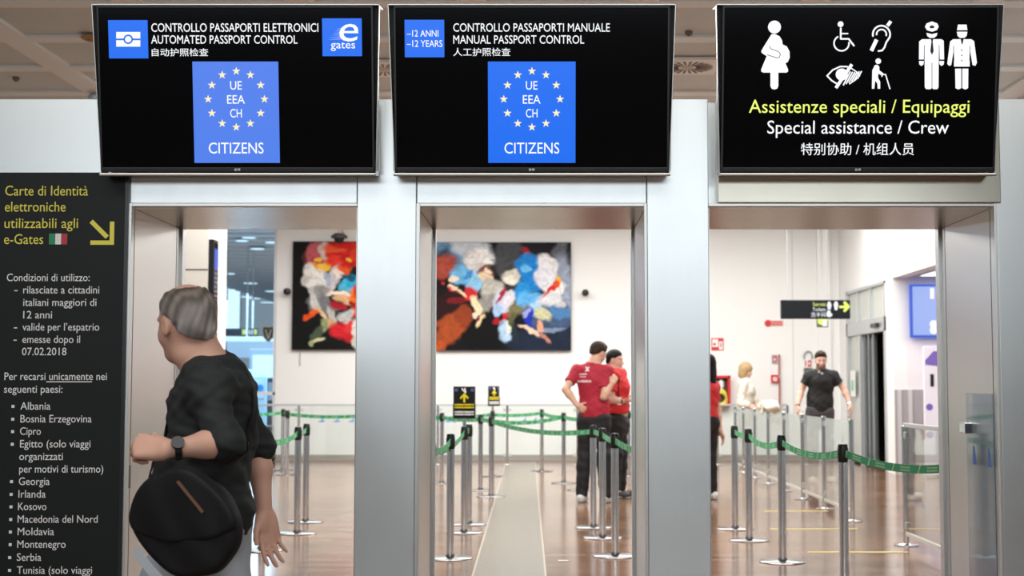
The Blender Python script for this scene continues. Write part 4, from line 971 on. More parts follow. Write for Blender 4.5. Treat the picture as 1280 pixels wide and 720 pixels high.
# arrow signs on posts
def arrow_sign(key, px, py, W, H, rot, label):
    t = PO[key]; s = thing('arrow_sign', label, 'sign', (t.location.x, t.location.y, HP+.006), (0, 0, math.radians(rot)), group='black arrow signs on belt posts')
    zc = at(px, py, t.location.y-CAM_Y).z-HP-.006
    MB().box((-W, -.036, zc-H), (W, -.028, zc+H), .002).build('panel', M_board, s)
    m = MB(); m.box((-W-.006, -.028, zc-H-.006), (W+.006, -.022, zc+H+.004), .002).box((-W-.009, -.040, zc-H-.006), (-W, -.022, zc-.10*H)).box((W, -.040, zc-H-.006), (W+.009, -.022, zc-.10*H)); m.build('holder_frame', mat('holder_grey', (.10, .10, .11), .4), s)
    MB().lathe([(.016, 0), (.016, max(.03, zc-H+.03)), (.012, max(.04, zc-H+.04))], 14).box((-.012, -.03, max(.0, zc-H-.004)), (.012, .012, zc-H+.05)).build('stem', M_chrome, s)
    def R(n, rects, m_):
        q = MB()
        for a, b_, c, e in rects: q.box((a*W, -.0375, zc+b_*H), (c*W, -.0362, zc+e*H))
        q.build(n, m_, s)
    MB().poly([(x*W, zc+z*H) for x, z in ((-.09, .0), (.09, .0), (.09, .36), (.34, .20), (.42, .32), (0, .60), (-.42, .32), (-.34, .20), (-.09, .36))], -.0375, -.0362).build('arrow', I_yel2, s)
    MB().poly([(x*W, zc+z*H) for x, z in ((-.30, .90), (-.18, .92), (-.05, .78), (.0, .92), (.12, .93), (.14, .80), (.20, .70), (.16, .58), (.0, .60), (-.02, .70), (-.15, .72))], -.0375, -.0362).build('hand_symbol', I_white, s)
    R('blue_marks', [(-.92, .70, -.62, .90), (.62, .70, .92, .90)], mat('mark_blue', (.10, .11, .30), .5))
    q = [(-.9+.01*k, y0, -.9+.14*k+.10, y0+.11) for y0 in (-.18, -.34) for k in range(0)]
    bars = lambda ys: [(-.92+.155*k, y0, -.92+.155*k+(.13 if (k*7) % 5 else .10), y0+.105) for y0 in ys for k in range(12)]
    R('yellow_writing', bars((-.20, -.37)), I_yel2); R('white_writing', bars((-.66, -.82)), I_white)
I_yel2 = mat('sign_yellow', (.85, .70, .0), .5)
arrow_sign('mB', 581, 503, .095, .142, 0, 'larger black sign with a yellow up arrow on a belt post')
arrow_sign('mL', 615.5, 495, .095, .142, 38, 'smaller looking far black sign with a yellow up arrow on a belt post')

# ------------------------------------------------------------------ glass barriers
M_swoosh = mat('blue_mark', (.20, .36, .62), .5)
def swoosh(mb, x, z, y, s=.07):
    mb.poly([(x-s, z-.2*s), (x-.2*s, z+.15*s), (x+.6*s, z+s), (x+.45*s, z+.2*s), (x+s, z-.1*s), (x+.1*s, z-.45*s)], y-.002, y)
def barrier(label, origin, posts, panels, rot, rail=True, lowrail=True, marks=()):
    """posts: distances along local x; panels: pairs of post distances"""
    t = thing('glass_barrier', label, 'barrier', origin, (0, 0, rot))
    for s in posts:
        m = MB(); m.lathe([(.10, 0), (.10, .008), (.03, .016), (.025, .02), (.025, .995), (.02, 1.0)], 24, (s, 0, 0)); m.build('post', M_chrome, t, smooth=True)
    for a, c in panels:
        MB().box((a+.045, -.005, .10), (c-.045, .005, .985), .002).build('glass_panel', G_clear, t)
        m = MB()
        for s, sg in ((a, 1), (c, -1)):
            for z in (.17, .92): m.box((min(s+sg*.02, s+sg*.07), -.016, z-.025), (max(s+sg*.02, s+sg*.07), .016, z+.025), .003)
        m.build('clamp', M_alu, t)
        if rail: MB().box((a, -.012, .985), (c, .012, 1.02), .003).build('top_rail', M_alu, t)
        if lowrail: MB().box((a+.02, -.012, .085), (c-.02, .012, .115), .003).build('low_rail', mat('pale_rail', (.62, .62, .58), .35, .3), t)
    if marks:
        m = MB()
        for x, z in marks: swoosh(m, x, z, -.006)
        m.build('blue_mark', M_swoosh, t)
    return t
px_ = [285, 373, 460, 547, 634, 722, 809, 897, 985]
xs = [at(p, 580, 23.9).x for p in px_]
mk = []
for p in (402, 421, 440, 560, 568, 655, 668, 1010, 1046):
    q = at(p, 526, 23.9); mk.append((q.x-xs[0], q.z))
barrier('long glass barrier with a thin top rail along the far wall', (xs[0], Yd(23.9), 0), [x-xs[0] for x in xs], [(xs[i]-xs[0], xs[i+1]-xs[0]) for i in range(8)], 0, rail=True, lowrail=False, marks=[m for m in mk if 0 < m[0] < xs[-1]-xs[0]])
ds = [14.1, 15.5, 16.8, 18.1, 19.4, 20.65, 21.85, 22.8]
barrier('glass barrier running back along the right lane, ending at the man in black', (3.0, Yd(14.1), 0), [d-14.1 for d in ds], [(ds[i]-14.1, ds[i+1]-14.1) for i in range(7)], math.pi/2, rail=False, marks=[(1.0, .80), (.45, .78), (1.9, .80), (2.4, .8)])
barrier('glass barrier with a flat top rail at the right jamb of the third doorway', (3.0, Yd(12.0), 0), [0, -1.5, -3.0], [(-1.5, 0), (-3.0, -1.5)], math.pi/2, rail=True, marks=[(-.3, .38), (-.55, .38)])



# ------------------------------------------------------------------ people: bodies as one continuous surface
UP = np.array([0., 0, 1])
def nrm(v): v = np.asarray(v, float); return v/np.linalg.norm(v)
class SDF:
    def __init__(s): s.p = []
    def add(s, fn, lo, hi, k, op='u'): s.p.append((fn, np.minimum(lo, hi), np.maximum(lo, hi), k, op)); return s
    def cone(s, a, b, ra, rb, k=.02, flat=None, op='u', sq=None):
        a = np.asarray(a, float); b = np.asarray(b, float); ba = b-a; L2 = max(ba@ba, 1e-9); R = max(ra, rb); dn = ba/math.sqrt(L2)
        def fn(X, Y, Z):
            px, py, pz = X-a[0], Y-a[1], Z-a[2]
            t = np.clip((px*ba[0]+py*ba[1]+pz*ba[2])/L2, 0, 1)
            d = np.sqrt((px-t*ba[0])**2+(py-t*ba[1])**2+(pz-t*ba[2])**2)-(ra+(rb-ra)*t)
            if flat: d = np.maximum(d, (X-b[0])*dn[0]+(Y-b[1])*dn[1]+(Z-b[2])*dn[2])
            return d
        return s.add(fn, np.minimum(a, b)-R, np.maximum(a, b)+R, k, op)
    def ell(s, c, r, M=None, k=.02, op='u'):
        c = np.asarray(c, float); r = np.asarray(r, float); M = np.eye(3) if M is None else M
        def fn(X, Y, Z):
            px, py, pz = X-c[0], Y-c[1], Z-c[2]
            q = [(px*M[i][0]+py*M[i][1]+pz*M[i][2]) for i in range(3)]
            k0 = np.sqrt(sum((q[i]/r[i])**2 for i in range(3))); k1 = np.sqrt(sum((q[i]/r[i]**2)**2 for i in range(3)))+1e-9
            return k0*(k0-1)/k1
        R = r.max(); return s.add(fn, c-R, c+R, k, op)
    def mesh(s, h, disp=None, cuts=(), name='body'):
        lo = np.min([p[1] for p in s.p if p[4] == 'u'], 0)-.03; hi = np.max([p[2] for p in s.p if p[4] == 'u'], 0)+.03
        n = np.ceil((hi-lo)/h).astype(int)+1
        ax = [lo[i]+h*np.arange(n[i]) for i in range(3)]
        Fd = np.full(n, .5, np.float32)
        for fn, l, u, k, op in s.p:
            pad = max(.035, k*1.3)
            i0 = np.clip(np.floor((l-pad-lo)/h).astype(int), 0, n); i1 = np.clip(np.ceil((u+pad-lo)/h).astype(int)+1, 0, n)
            if np.any(i1 <= i0): continue
            sl = tuple(slice(i0[i], i1[i]) for i in range(3))
            d = fn(ax[0][sl[0]][:, None, None], ax[1][sl[1]][None, :, None], ax[2][sl[2]][None, None, :]).astype(np.float32)
            c = Fd[sl]
            if op == 'u':
                q = np.maximum(k-np.abs(c-d), 0)/k; Fd[sl] = np.minimum(c, d)-q*q*k*.25
            else:
                q = np.maximum(k-np.abs(c+d), 0)/k; Fd[sl] = np.maximum(c, -d)+q*q*k*.25
        X, Y, Z = ax[0][:, None, None], ax[1][None, :, None], ax[2][None, None, :]
        if disp is not None: Fd = Fd+disp(X, Y, Z).astype(np.float32)
        for p0, nn in cuts: Fd = np.maximum(Fd, ((X-p0[0])*nn[0]+(Y-p0[1])*nn[1]+(Z-p0[2])*nn[2]).astype(np.float32))
        return surface_nets(Fd, lo, h)
def surface_nets(Fd, lo, h):
    ins = Fd < 0
    c8 = [ins[i:ins.shape[0]-1+i, j:ins.shape[1]-1+j, k:ins.shape[2]-1+k] for i in (0, 1) for j in (0, 1) for k in (0, 1)]
    cnt = sum(c.astype(np.int8) for c in c8); act = (cnt > 0) & (cnt < 8)
    I = np.argwhere(act); idx = np.full(act.shape, -1, np.int32); idx[act] = np.arange(len(I))
    V = np.zeros((len(I), 3)); W = np.zeros(len(I))
    off = [(i, j, k) for i in (0, 1) for j in (0, 1) for k in (0, 1)]
    vals = {o: Fd[I[:, 0]+o[0], I[:, 1]+o[1], I[:, 2]+o[2]].astype(float) for o in off}
    for o in off:
        for a in range(3):
            if o[a]: continue
            o2 = tuple(o[b]+(1 if b == a else 0) for b in range(3)); f0, f1 = vals[o], vals[o2]
            m = (f0 < 0) != (f1 < 0); t = np.where(m, f0/np.where(m, f0-f1, 1), 0)
            p = np.zeros((len(I), 3)); p[:] = o; p[:, a] += t; V += p*m[:, None]; W += m
    V = (V/W[:, None]+I)*h+lo
    Q = []
    for a in range(3):
        b, c = (a+1) % 3, (a+2) % 3
        s0 = [slice(None)]*3; s1 = [slice(None)]*3; s0[a] = slice(0, -1); s1[a] = slice(1, None)
        A, B = ins[tuple(s0)], ins[tuple(s1)]
        E = np.argwhere(A != B); 
        ok = (E[:, b] > 0) & (E[:, c] > 0) & (E[:, b] < act.shape[b]) & (E[:, c] < act.shape[c]); E = E[ok]
        fl = A[E[:, 0], E[:, 1], E[:, 2]]
        def g(db, dc):
            e = E.copy(); e[:, b] += db; e[:, c] += dc; return idx[e[:, 0], e[:, 1], e[:, 2]]
        q = np.stack([g(-1, -1), g(0, -1), g(0, 0), g(-1, 0)], 1); q[~fl] = q[~fl][:, ::-1]; Q.append(q)
    Q = np.concatenate(Q); return V, Q
def mesh_obj(name, VQ, m, parent, col=None, relax=1):
    V, Q = VQ
    if relax:
        for _ in range(relax):
            acc = np.zeros_like(V); cn = np.zeros(len(V))
            for i in range(4):
                a, b = Q[:, i], Q[:, (i+1) % 4]
                np.add.at(acc, a, V[b]); np.add.at(cn, a, 1)
            V = .5*V+.5*acc/np.maximum(cn, 1)[:, None]
    me = bpy.data.meshes.new(name)
    me.vertices.add(len(V)); me.vertices.foreach_set('co', V.astype(np.float32).ravel())
    me.loops.add(len(Q)*4); me.loops.foreach_set('vertex_index', Q.astype(np.int32).ravel())
    me.polygons.add(len(Q)); me.polygons.foreach_set('loop_start', np.arange(0, len(Q)*4, 4, dtype=np.int32))
    try: me.polygons.foreach_set('loop_total', np.full(len(Q), 4, np.int32))
    except Exception: pass
    me.update(); me.validate()
    me.polygons.foreach_set('use_smooth', np.ones(len(me.polygons), bool))
    if col is not None:
        C = np.clip(col(V), 0, 1); ca = me.color_attributes.new('Col', 'FLOAT_COLOR', 'POINT')
        ca.data.foreach_set('color', np.concatenate([C, np.ones((len(V), 1))], 1).astype(np.float32).ravel())
    me.materials.append(m); o = bpy.data.objects.new(name, me); COL.objects.link(o); o.parent = parent
    return o
def frame(f, u=UP):
    f = nrm(f); l = nrm(np.cross(u, f)); u2 = np.cross(f, l); return np.array([f, l, u2])     # rows: forward, left, up
def wob(amp, fx, fy, fz, ph=0.):
    return lambda X, Y, Z: amp*(np.sin(fx*X+1.3*np.sin(fz*.5*Z+ph)+ph)*np.sin(fz*Z+fy*.6*X+2*ph)+.6*np.sin(fy*Y+fz*.7*Z+1.7+ph+.8*np.sin(fx*.7*X)))

def head_prims(S, c, M, s, ears=True, nose=1.):
    P = lambda f, l, u: c+s*(M[0]*f+M[1]*l+M[2]*u)
    S.ell(P(-.012, 0, .03), s*np.array([.098, .077, .09]), M, .03)
    S.ell(P(.022, 0, -.035), s*np.array([.068, .061, .085]), M, .03)
    S.ell(P(.05, 0, -.095), s*np.array([.033, .038, .027]), M, .025)
    for q in (1, -1):
        S.ell(P(.05, q*.038, -.035), s*np.array([.030, .022, .03]), M, .02)
        S.cone(P(.085, q*.012, .016), P(.076, q*.042, .018), .009*s, .008*s, .014)
        S.ell(P(.098, q*.032, -.006), s*np.array([.016, .017, .011]), M, .012, 's')
        S.ell(P(.078, q*.032, -.007), s*np.array([.0115, .0135, .0115]), M, .004)
        if ears:
            S.ell(P(-.002, q*.077, -.010), s*np.array([.019, .008, .032]), M, .008)
            S.ell(P(.002, q*.086, -.008), s*np.array([.009, .006, .016]), M, .006, 's')
    S.cone(P(.086, 0, .004), P(.108*nose, 0, -.036), .008*s, .0125*s, .012)
    for q in (1, -1): S.ell(P(.096, q*.011, -.039), s*np.array([.011, .009, .008]), M, .006)
    S.ell(P(.088, 0, -.066), s*np.array([.011, .024, .006]), M, .006)
    S.ell(P(.086, 0, -.076), s*np.array([.011, .020, .0065]), M, .006)
def hand_prims(S, wr, d, n, th, s=1., curl=(.35, .4, .45, .5), spread=.06, tcurl=.3, tout=.75):
    """wr wrist, d finger direction, n palm normal (palm faces n), th thumb side"""
    d = nrm(d); n = nrm(n-d*np.dot(n, d)); t = nrm(th-d*np.dot(th, d)-n*np.dot(th, n))
    W = lambda a, b, c: wr+s*(d*a+t*b+n*c)
    kn = [(.088, .030), (.094, .010), (.090, -.011), (.080, -.031)]; ln = [(.044, .026, .021), (.048, .030, .022), (.044, .028, .021), (.034, .021, .019)]; rr = [.0092, .0096, .009, .0080]
    for (a, b) in kn: S.cone(W(.006, b*.55, 0), W(a, b, 0), .0155*s, .0125*s, .016)
    S.ell(W(.03, .018, .010), s*np.array([.030, .017, .016]), np.array([d, t, n]), .014)
    S.ell(W(.035, -.022, .008), s*np.array([.034, .013, .014]), np.array([d, t, n]), .014)
    for i in range(4):
        p = W(kn[i][0], kn[i][1], 0); a = 0.; sp = spread*(1.5-i)
        for j in range(3):
            a += curl[i]*(1.0 if j == 0 else 1.15 if j == 1 else .7)
            dd = nrm(d*math.cos(a)+n*math.sin(a)+t*sp*math.cos(a))
            q = p+dd*ln[i][j]*s; S.cone(p, q, rr[i]*s*(1-.08*j), rr[i]*s*(1-.08*(j+1)), .0045); p = q
    p = W(.018, .026, .006); d1 = nrm(d*math.cos(tout)+t*math.sin(tout)+n*.25); q = p+d1*.046*s; S.cone(p, q, .0135*s, .011*s, .012)
    d2 = nrm(d1+n*tcurl-t*.25*tcurl); r_ = q+d2*.034*s; S.cone(q, r_, .0108*s, .0098*s, .004); d3 = nrm(d2+n*tcurl); S.cone(r_, r_+d3*.026*s, .0098*s, .0078*s, .004)
def A_(*v): return np.array(v, float)

class Person:
    def __init__(s, label, loc, H, tf, J, head, hf, hu=(0, 0, 1), build=1., female=False, hs=1.):
        s.root = thing('person', label, 'person', loc); s.b = build; s.H = H; s.J = {k: np.asarray(v, float) for k, v in J.items()}
        s.T = frame(tf); s.hc = np.asarray(head, float); s.HM = frame(hf, nrm(hu)); s.female = female; s.hs = hs
    def torso(s, S, g=0., k=.05, low=True):
        J, T, b = s.J, s.T, s.b
        ch = J['chest']; pe = J['pelvis']; wa = (ch*.45+pe*.55); tu = nrm(ch-pe); M = np.array([T[0], T[1], tu]); M[0] = nrm(np.cross(M[1], tu))
        w = .90 if s.female else 1.
        S.ell(ch, A_(.118*b+g, .168*w*b+g, .20+g), M, k)
        S.ell(ch+T[0]*.03+tu*.04, A_(.095*b+g, .13*w*b+g, .11+g), M, k)
        if s.female:
            for q in (1, -1): S.ell(ch+T[0]*.085+T[1]*q*.07+tu*(-.0), A_(.055, .06, .06)+g, M, .03)
        S.ell(wa, A_(.105*b+g, .142*w*b+g, .17+g), M, k)
        if low: S.ell(pe, A_(.118*b+g, .162*b+g, .13+g), M, k)
        S.cone(J['shL'], J['shR'], .046*b+g, .046*b+g, k); mid = (J['shL']+J['shR'])/2
        S.cone(mid+tu*.0, s.hc-s.HM[2]*.10*s.hs-s.HM[0]*.02, .075+g*.7, .058+g*.5, .04) if g == 0 else S.cone(mid, mid*.45+(s.hc-s.HM[2]*.10*s.hs-s.HM[0]*.02)*.55, .088+g*.6, .066+g*.3, .04, flat=True)
        nb = mid*.5+(s.hc-s.HM[2]*.10*s.hs-s.HM[0]*.02)*.5
        for q in ('L', 'R'):
            S.ell(J['sh'+q]-UP*.02, A_(.048, .048, .062)*b+g*.9, None, .045)
            S.cone(nb-UP*.01, J['sh'+q]-UP*.005, .046*b+g*.7, .040*b+g*.8, .05)
        S.ell(ch+tu*.06, A_(.088*b+g, .160*w*b+g, .11+g), M, k)
    def arm(s, S, q, g=0.):
        J, b = s.J, s.b
        S.cone(J['sh'+q], J['el'+q], .050*b+g, .038*b+g, .03)
        m = J['el'+q]*.7+J['wr'+q]*.3
        S.cone(J['el'+q], m, .039*b+g, .040*b+g, .03); S.cone(m, J['wr'+q], .040*b+g, .0265*b+g, .03)
    def leg(s, S, q, g=0., foot=True):
        J, b = s.J, s.b
        S.cone(J['hip'+q], J['kn'+q], .088*b+g, .055*b+g, .05)
        m = J['kn'+q]*.68+J['an'+q]*.32
        S.cone(J['kn'+q], m, .054*b+g, .054*b+g, .04); S.cone(m, J['an'+q], .054*b+g, .037+g, .03)
        if foot:
            S.cone(J['an'+q], J['to'+q], .036, .024, .03)
    def body(s, h, hands, col, nose=1., ears=True):
        S = SDF(); s.torso(S)
        for q in 'LR': s.arm(S, q); s.leg(S, q)
        S.cone(s.hc-s.HM[0]*.015+s.HM[2]*0, (s.J['shL']+s.J['shR'])/2, .056*s.hs, .066, .03)
        head_prims(S, s.hc, s.HM, s.hs, ears, nose)
        for hd in hands: hand_prims(S, **hd)
        s.bodyobj = mesh_obj('body', S.mesh(h), mat('skin', (.6, .4, .3), .5, attr='Col', spec=.35), s.root, col)
        return s.bodyobj
    def skincol(s, base, brow=(.10, .06, .04), lip=(.52, .22, .19), beard=None, scalp=None, extra=None):
        base = np.array(base)
        def col(V):
            q = (V-s.hc)@s.HM.T/s.hs; f, l, u = q[:, 0], q[:, 1], q[:, 2]; al = np.abs(l)
            C = np.tile(base, (len(V), 1)); r = np.random.RandomState(3)
            C *= (1+.06*np.sin(V[:, 0:1]*31+V[:, 2:3]*17)*np.sin(V[:, 1:2]*29))
            def paint(m, c): C[m] = np.array(c)
            inh = (np.abs(u) < .15) & (al < .1) & (np.abs(f) < .14)
            if beard is not None: paint(inh & (u < -.035) & (u > -.14) & (f > .0) & ~((al < .022) & (u > -.082) & (u < -.06)) & ((u < -.055) | (al > .042)), beard)
            ck = inh & (f > .05) & (al > .02) & (al < .055) & (u > -.055) & (u < -.02) & (f < .095)
            if beard is None: C[ck] = C[ck]*np.array([1.04, .90, .88])
            paint(inh & (f > .066) & (al > .018) & (al < .046) & (np.abs(u+.007) < .0075), (.75, .72, .70))
            paint(inh & (f > .066) & (np.abs(al-.032) < .0065) & (np.abs(u+.007) < .007), (.04, .025, .02))
            paint(inh & (f > .06) & (al > .014) & (al < .05) & (np.abs(u-.018) < .0055), brow)
            paint(inh & (f > .07) & (al < .024) & (np.abs(u+.071) < .009), lip)
            if extra: extra(V, q, C)
            return C
        return col
    def hair(s, h, m, style='short', grow=.010, seed=0., parts=None):
        S = SDF(); c, M, z = s.hc, s.HM, s.hs
        P = lambda f, l, u: c+z*(M[0]*f+M[1]*l+M[2]*u)
        S.ell(P(-.014, 0, .033), z*(np.array([.098, .077, .09])+grow), M, .02)
        cuts = []
        if style in ('short', 'bald'):
            S.ell(P(-.045, 0, -.025), z*(np.array([.060, .064, .060])+grow), M, .02)
            n = nrm(-M[2]*1.0+M[0]*.68); cuts.append((P(.0, 0, .002), n))
        if style == 'top': 
            n = nrm(-M[2]*1.0+M[0]*.68); cuts.append((P(.0, 0, .002), n)); S.ell(P(-.045, 0, -.025), z*(np.array([.060, .064, .060])+grow*.5), M, .02); S.ell(P(.03, 0, .098), z*np.array([.055, .052, .026]), M, .03)
        if style == 'bob':
            for q in (1, -1): S.ell(P(-.02, q*.062, -.045), z*np.array([.062, .034, .10]), M, .03)
            S.ell(P(-.065, 0, -.04), z*np.array([.05, .078, .10]), M, .03)
            S.ell(P(.06, 0, -.05), z*np.array([.09, .056, .105]), M, .015, 's')
        if style == 'long':
            for q in (1, -1): S.ell(P(-.01, q*.070, -.09), z*np.array([.055, .030, .17]), M, .03)
            S.ell(P(-.085, 0, -.12), z*np.array([.045, .085, .22]), M, .04)
            S.ell(P(.06, 0, -.05), z*np.array([.09, .056, .105]), M, .015, 's')
        if style == 'bald': 
            S.ell(P(-.005, 0, .120), z*np.array([.070, .052, .036]), M, .012, 's')
        if style != 'bob' and style != 'long':
            for q in (1, -1): S.ell(P(.0, q*.082, -.014), z*np.array([.024, .02, .034]), M, .004, 's')
        def disp(X, Y, Z):
            a = (X-c[0])*M[0][0]+(Y-c[1])*M[0][1]+(Z-c[2])*M[0][2]; u = (X-c[0])*M[2][0]+(Y-c[1])*M[2][1]+(Z-c[2])*M[2][2]; l = (X-c[0])*M[1][0]+(Y-c[1])*M[1][1]+(Z-c[2])*M[1][2]
            tap = 0 if style in ('bob', 'long') else .0075*np.clip(1-(u-.68*a-.002)/.04, 0, 1)
            return tap+.0014*np.sin(a*150+u*60+seed)*np.sin(l*170+u*40)+.0012*np.sin(l*260+a*80+3*np.sin(u*30))
        o = mesh_obj('hair', S.mesh(h, disp, cuts), m, s.root, None if parts is None else parts); return o
    def shirt(s, h, m, sleeve, hem, g=.014, collar=True, name='shirt', amp=.004, neck=True, extra=None, colr=None):
        """sleeve: how far along the upper arm (<=1) or on to the forearm (>1) the sleeves reach"""
        S = SDF(); s.torso(S, g, .05)
        for q in 'LR':
            J = s.J; k = sleeve[q]
            if k <= 1: S.cone(J['sh'+q], J['sh'+q]+(J['el'+q]-J['sh'+q])*k, .045*s.b+g, .047*s.b+g+.003, .04, flat=True)
            else:
                S.cone(J['sh'+q], J['el'+q], .048*s.b+g, .043*s.b+g, .03); S.cone(J['el'+q], J['el'+q]+(J['wr'+q]-J['el'+q])*(k-1), .045*s.b+g, .036*s.b+g*.8, .03, flat=True)
        if extra: extra(S)
        elif not s.female:
            J, T = s.J, s.T; tu = nrm(J['chest']-J['pelvis']); M = np.array([nrm(np.cross(T[1], tu)), T[1], tu])
            S.ell(J['chest']*.4+J['pelvis']*.6, A_(.118*s.b+g, .168*s.b+g, .24), M, .05)
        w1, w2 = wob(amp, 22, 25, 31, s.hc[0]*9+s.H), wob(amp*.55, 70, 60, 85, s.H*3)
        V = S.mesh(h, lambda X, Y, Z: w1(X, Y, Z)+w2(X+.35*Z, Y, Z-.5*X), [(A_(0, 0, hem), A_(0, 0, -1))])
        return mesh_obj(name, V, m, s.root, colr)
    def trousers(s, h, m, top, ankle=.06, g=.012, name='trousers', amp=.003):
        S = SDF(); J, T = s.J, s.T; pe = J['pelvis']
        S.ell(pe, A_(.118*s.b+g, .160*s.b+g, .13+g), np.array([T[0], T[1], UP]), .04)
        for q in 'LR': 
            s.leg(S, q, g, False)
            b_ = J['kn'+q]*.3+J['an'+q]*.7; S.cone(J['kn'+q], J['an'+q]+(J['an'+q]-J['kn'+q])*.02, .056*s.b+g, .060+g*.4, .03, flat=True)
        V = S.mesh(h, wob(amp, 24, 20, 40, 1.+s.H), [(A_(0, 0, top), UP), (A_(0, 0, ankle), -UP)])
        return mesh_obj(name, V, m, s.root)
    def shoes(s, h, m, sole):
        for q in 'LR':
            a, t = s.J['an'+q], s.J['to'+q]; d = t-a; d[2] = 0; d = nrm(d); a0 = A_(a[0], a[1], a[2]-.05)-d*.045; t0 = A_(t[0], t[1], t[2])
            S = SDF(); S.cone(a-UP*.02, a0+UP*.02, .045, .040, .03); S.cone(a0+UP*.012, t0+UP*.012+d*.02, .040, .036, .03); S.ell(t0+d*.0+UP*.004, A_(.055, .045, .04), frame(d), .03)
            z0 = min(a0[2], t0[2])-.034
            o = mesh_obj('shoe', S.mesh(h, None, [(A_(0, 0, max(.004, z0)), -UP)]), m, s.root)
            S = SDF(); S.cone(a0, t0+d*.02, .044, .042, .03)
            zz = max(.001, z0-.004); mesh_obj('sole', S.mesh(h, None, [(A_(0, 0, zz), -UP), (A_(0, 0, zz+.026), UP)]), sole, o)
def local(loc, px, py, dy): p = at(px, py, loc[1]-CAM_Y+dy); return A_(p.x-loc[0], p.y-loc[1], p.z)

M_hairgrey = mat('grey_hair', (.16, .14, .13), .6, attr='Col', spec=.15); M_hairdark = mat('dark_brown_hair', (.035, .022, .015), .55, noise=.3, nscale=60, spec=.15)
M_hairblack = mat('black_hair', (.012, .010, .010), .45, noise=.3, nscale=60, spec=.15); M_blond = mat('blond_hair', (.38, .25, .11), .5, noise=.35, nscale=50)
M_shoe = mat('white_shoe', (.72, .72, .70), .5); M_sole = mat('pale_sole', (.60, .60, .58), .6); M_shoeblack = mat('black_shoe', (.02, .02, .02), .5)

# --- man walking past in front of the first doorway
d0_ = 4.8; q = at(258, 640, d0_); Lm = (q.x, q.y, 0.)
g_ = lambda px, py, dy: local(Lm, px, py, dy)
tf = nrm(A_(-.97, .24, 0)); tl = np.cross(UP, tf)
J = dict(chest=g_(268, 528, 0), pelvis=g_(258, 655, 0), shL=g_(262, 482, -.165), shR=g_(283, 474, .165), elL=g_(280, 553, -.23), elR=g_(322, 562, .24), wrL=g_(208, 562, -.30), wrR=g_(331, 642, .20))
J['pelvis'][2] = .90
for q_, sg, kx, kz, ax_, az in (('L', 1, -.20, .50, -.26, .085), ('R', -1, .06, .49, .36, .17)):
    hp = J['pelvis']+tl*sg*.09-UP*.04; J['hip'+q_] = hp; J['kn'+q_] = A_(hp[0]+kx, hp[1]-kx*.3, kz); J['an'+q_] = A_(hp[0]+ax_, hp[1]-ax_*.3, az)
    J['to'+q_] = J['an'+q_]+tf*.14+A_(0, 0, -.055 if sg > 0 else -.13)
m1 = Person('man in black with a shoulder bag walking left past the first doorway', Lm, 1.69, tf, J, g_(232, 404, -.02), nrm(A_(-.76, .65, -.05)), nrm(A_(-.12, .05, 1)), build=1.0, hs=1.08)
hd = [dict(wr=J['wrL'], d=nrm(A_(-.95, .1, .12)), n=nrm(A_(.1, .8, -.5)), th=A_(-.2, .3, 1), s=1.08, curl=(1.0, 1.05, 1.1, 1.15), spread=.02, tcurl=.9, tout=.5),
      dict(wr=J['wrR'], d=nrm(A_(.22, -.15, -1)), n=nrm(A_(.55, -.75, .2)), th=A_(-.8, -.5, 0), s=1.05, curl=(.22, .28, .3, .34), spread=.05, tcurl=.3, tout=.55)]
SK1 = (.62, .36, .27)
m1.body(.0055, hd, m1.skincol(SK1, brow=(.3, .25, .22)))
def greys(V):
    q = (V-m1.hc)@m1.HM.T/m1.hs; n = .5+.5*np.sin(q[:, 0]*130+q[:, 2]*60+2*np.sin(q[:, 1]*70)); t = np.clip((q[:, 2]+.02)/.12, 0, 1)
    a = np.array([.30, .28, .27])*(1-t)[:, None]+np.array([.13, .105, .085])*t[:, None]
    side = np.clip((q[:, 0]-.0)/.06, 0, 1)[:, None]; a = a*(1-side)+np.array([.42, .40, .39])*side
    return a*(.6+.7*n)[:, None]
m1.hair(.0045, M_hairgrey, 'bald', .005, parts=greys)
M_blk = mat('black_jersey', (.012, .0155, .0165), .8, noise=.25, nscale=8)
def ex(S):
    J = m1.J
    S.ell(J['pelvis']+UP*.0+tf*.03, A_(.155, .18, .15), np.array([tf, tl, UP]), .06); S.ell((J['chest']+J['pelvis'])/2-UP*.02+tf*.05, A_(.135, .165, .17), np.array([tf, tl, UP]), .06)
def folds(X, Y, Z): return 0
m1.shirt(.007, M_blk, dict(L=1.06, R=1.04), .79, g=.016, amp=.007, extra=ex, name='jersey')
M_jean = mat('pale_grey_jeans', (.38, .42, .47), .8, noise=.15, nscale=20)
m1.trousers(.009, M_jean, .93, .09, .016)
m1.shoes(.008, M_shoeblack, M_sole)
# wrist watch
wd = nrm(J['elL']-J['wrL']); wc = J['wrL']+wd*.032
def ring(c, ax, r, w_, th_, name, m, parent):
    M = frame(ax); n = 28; mb = MB(); bm = mb.bm; R = []
    for i in range(n):
        a = 2*math.pi*i/n; e = M[1]*math.cos(a)+M[2]*math.sin(a)
        R.append([bm.verts.new(Vector(c+e*rr+M[0]*ww)) for rr, ww in ((r, -w_), (r+th_, -w_), (r+th_, w_), (r, w_))])
    for i in range(n):
        for j in range(4): bm.faces.new((R[i][j], R[i][(j+1) % 4], R[(i+1) % n][(j+1) % 4], R[(i+1) % n][j]))
    return mb.build(name, m, parent, smooth=True)
wt = ring(wc, wd, .0335, .011, .005, 'wrist_watch', M_black, m1.root)
fd_ = nrm(A_(.1, -.85, .45)-wd*np.dot(wd, A_(.1, -.85, .45))); Mf = frame(fd_)
mbw = MB(); cc = wc+fd_*.036
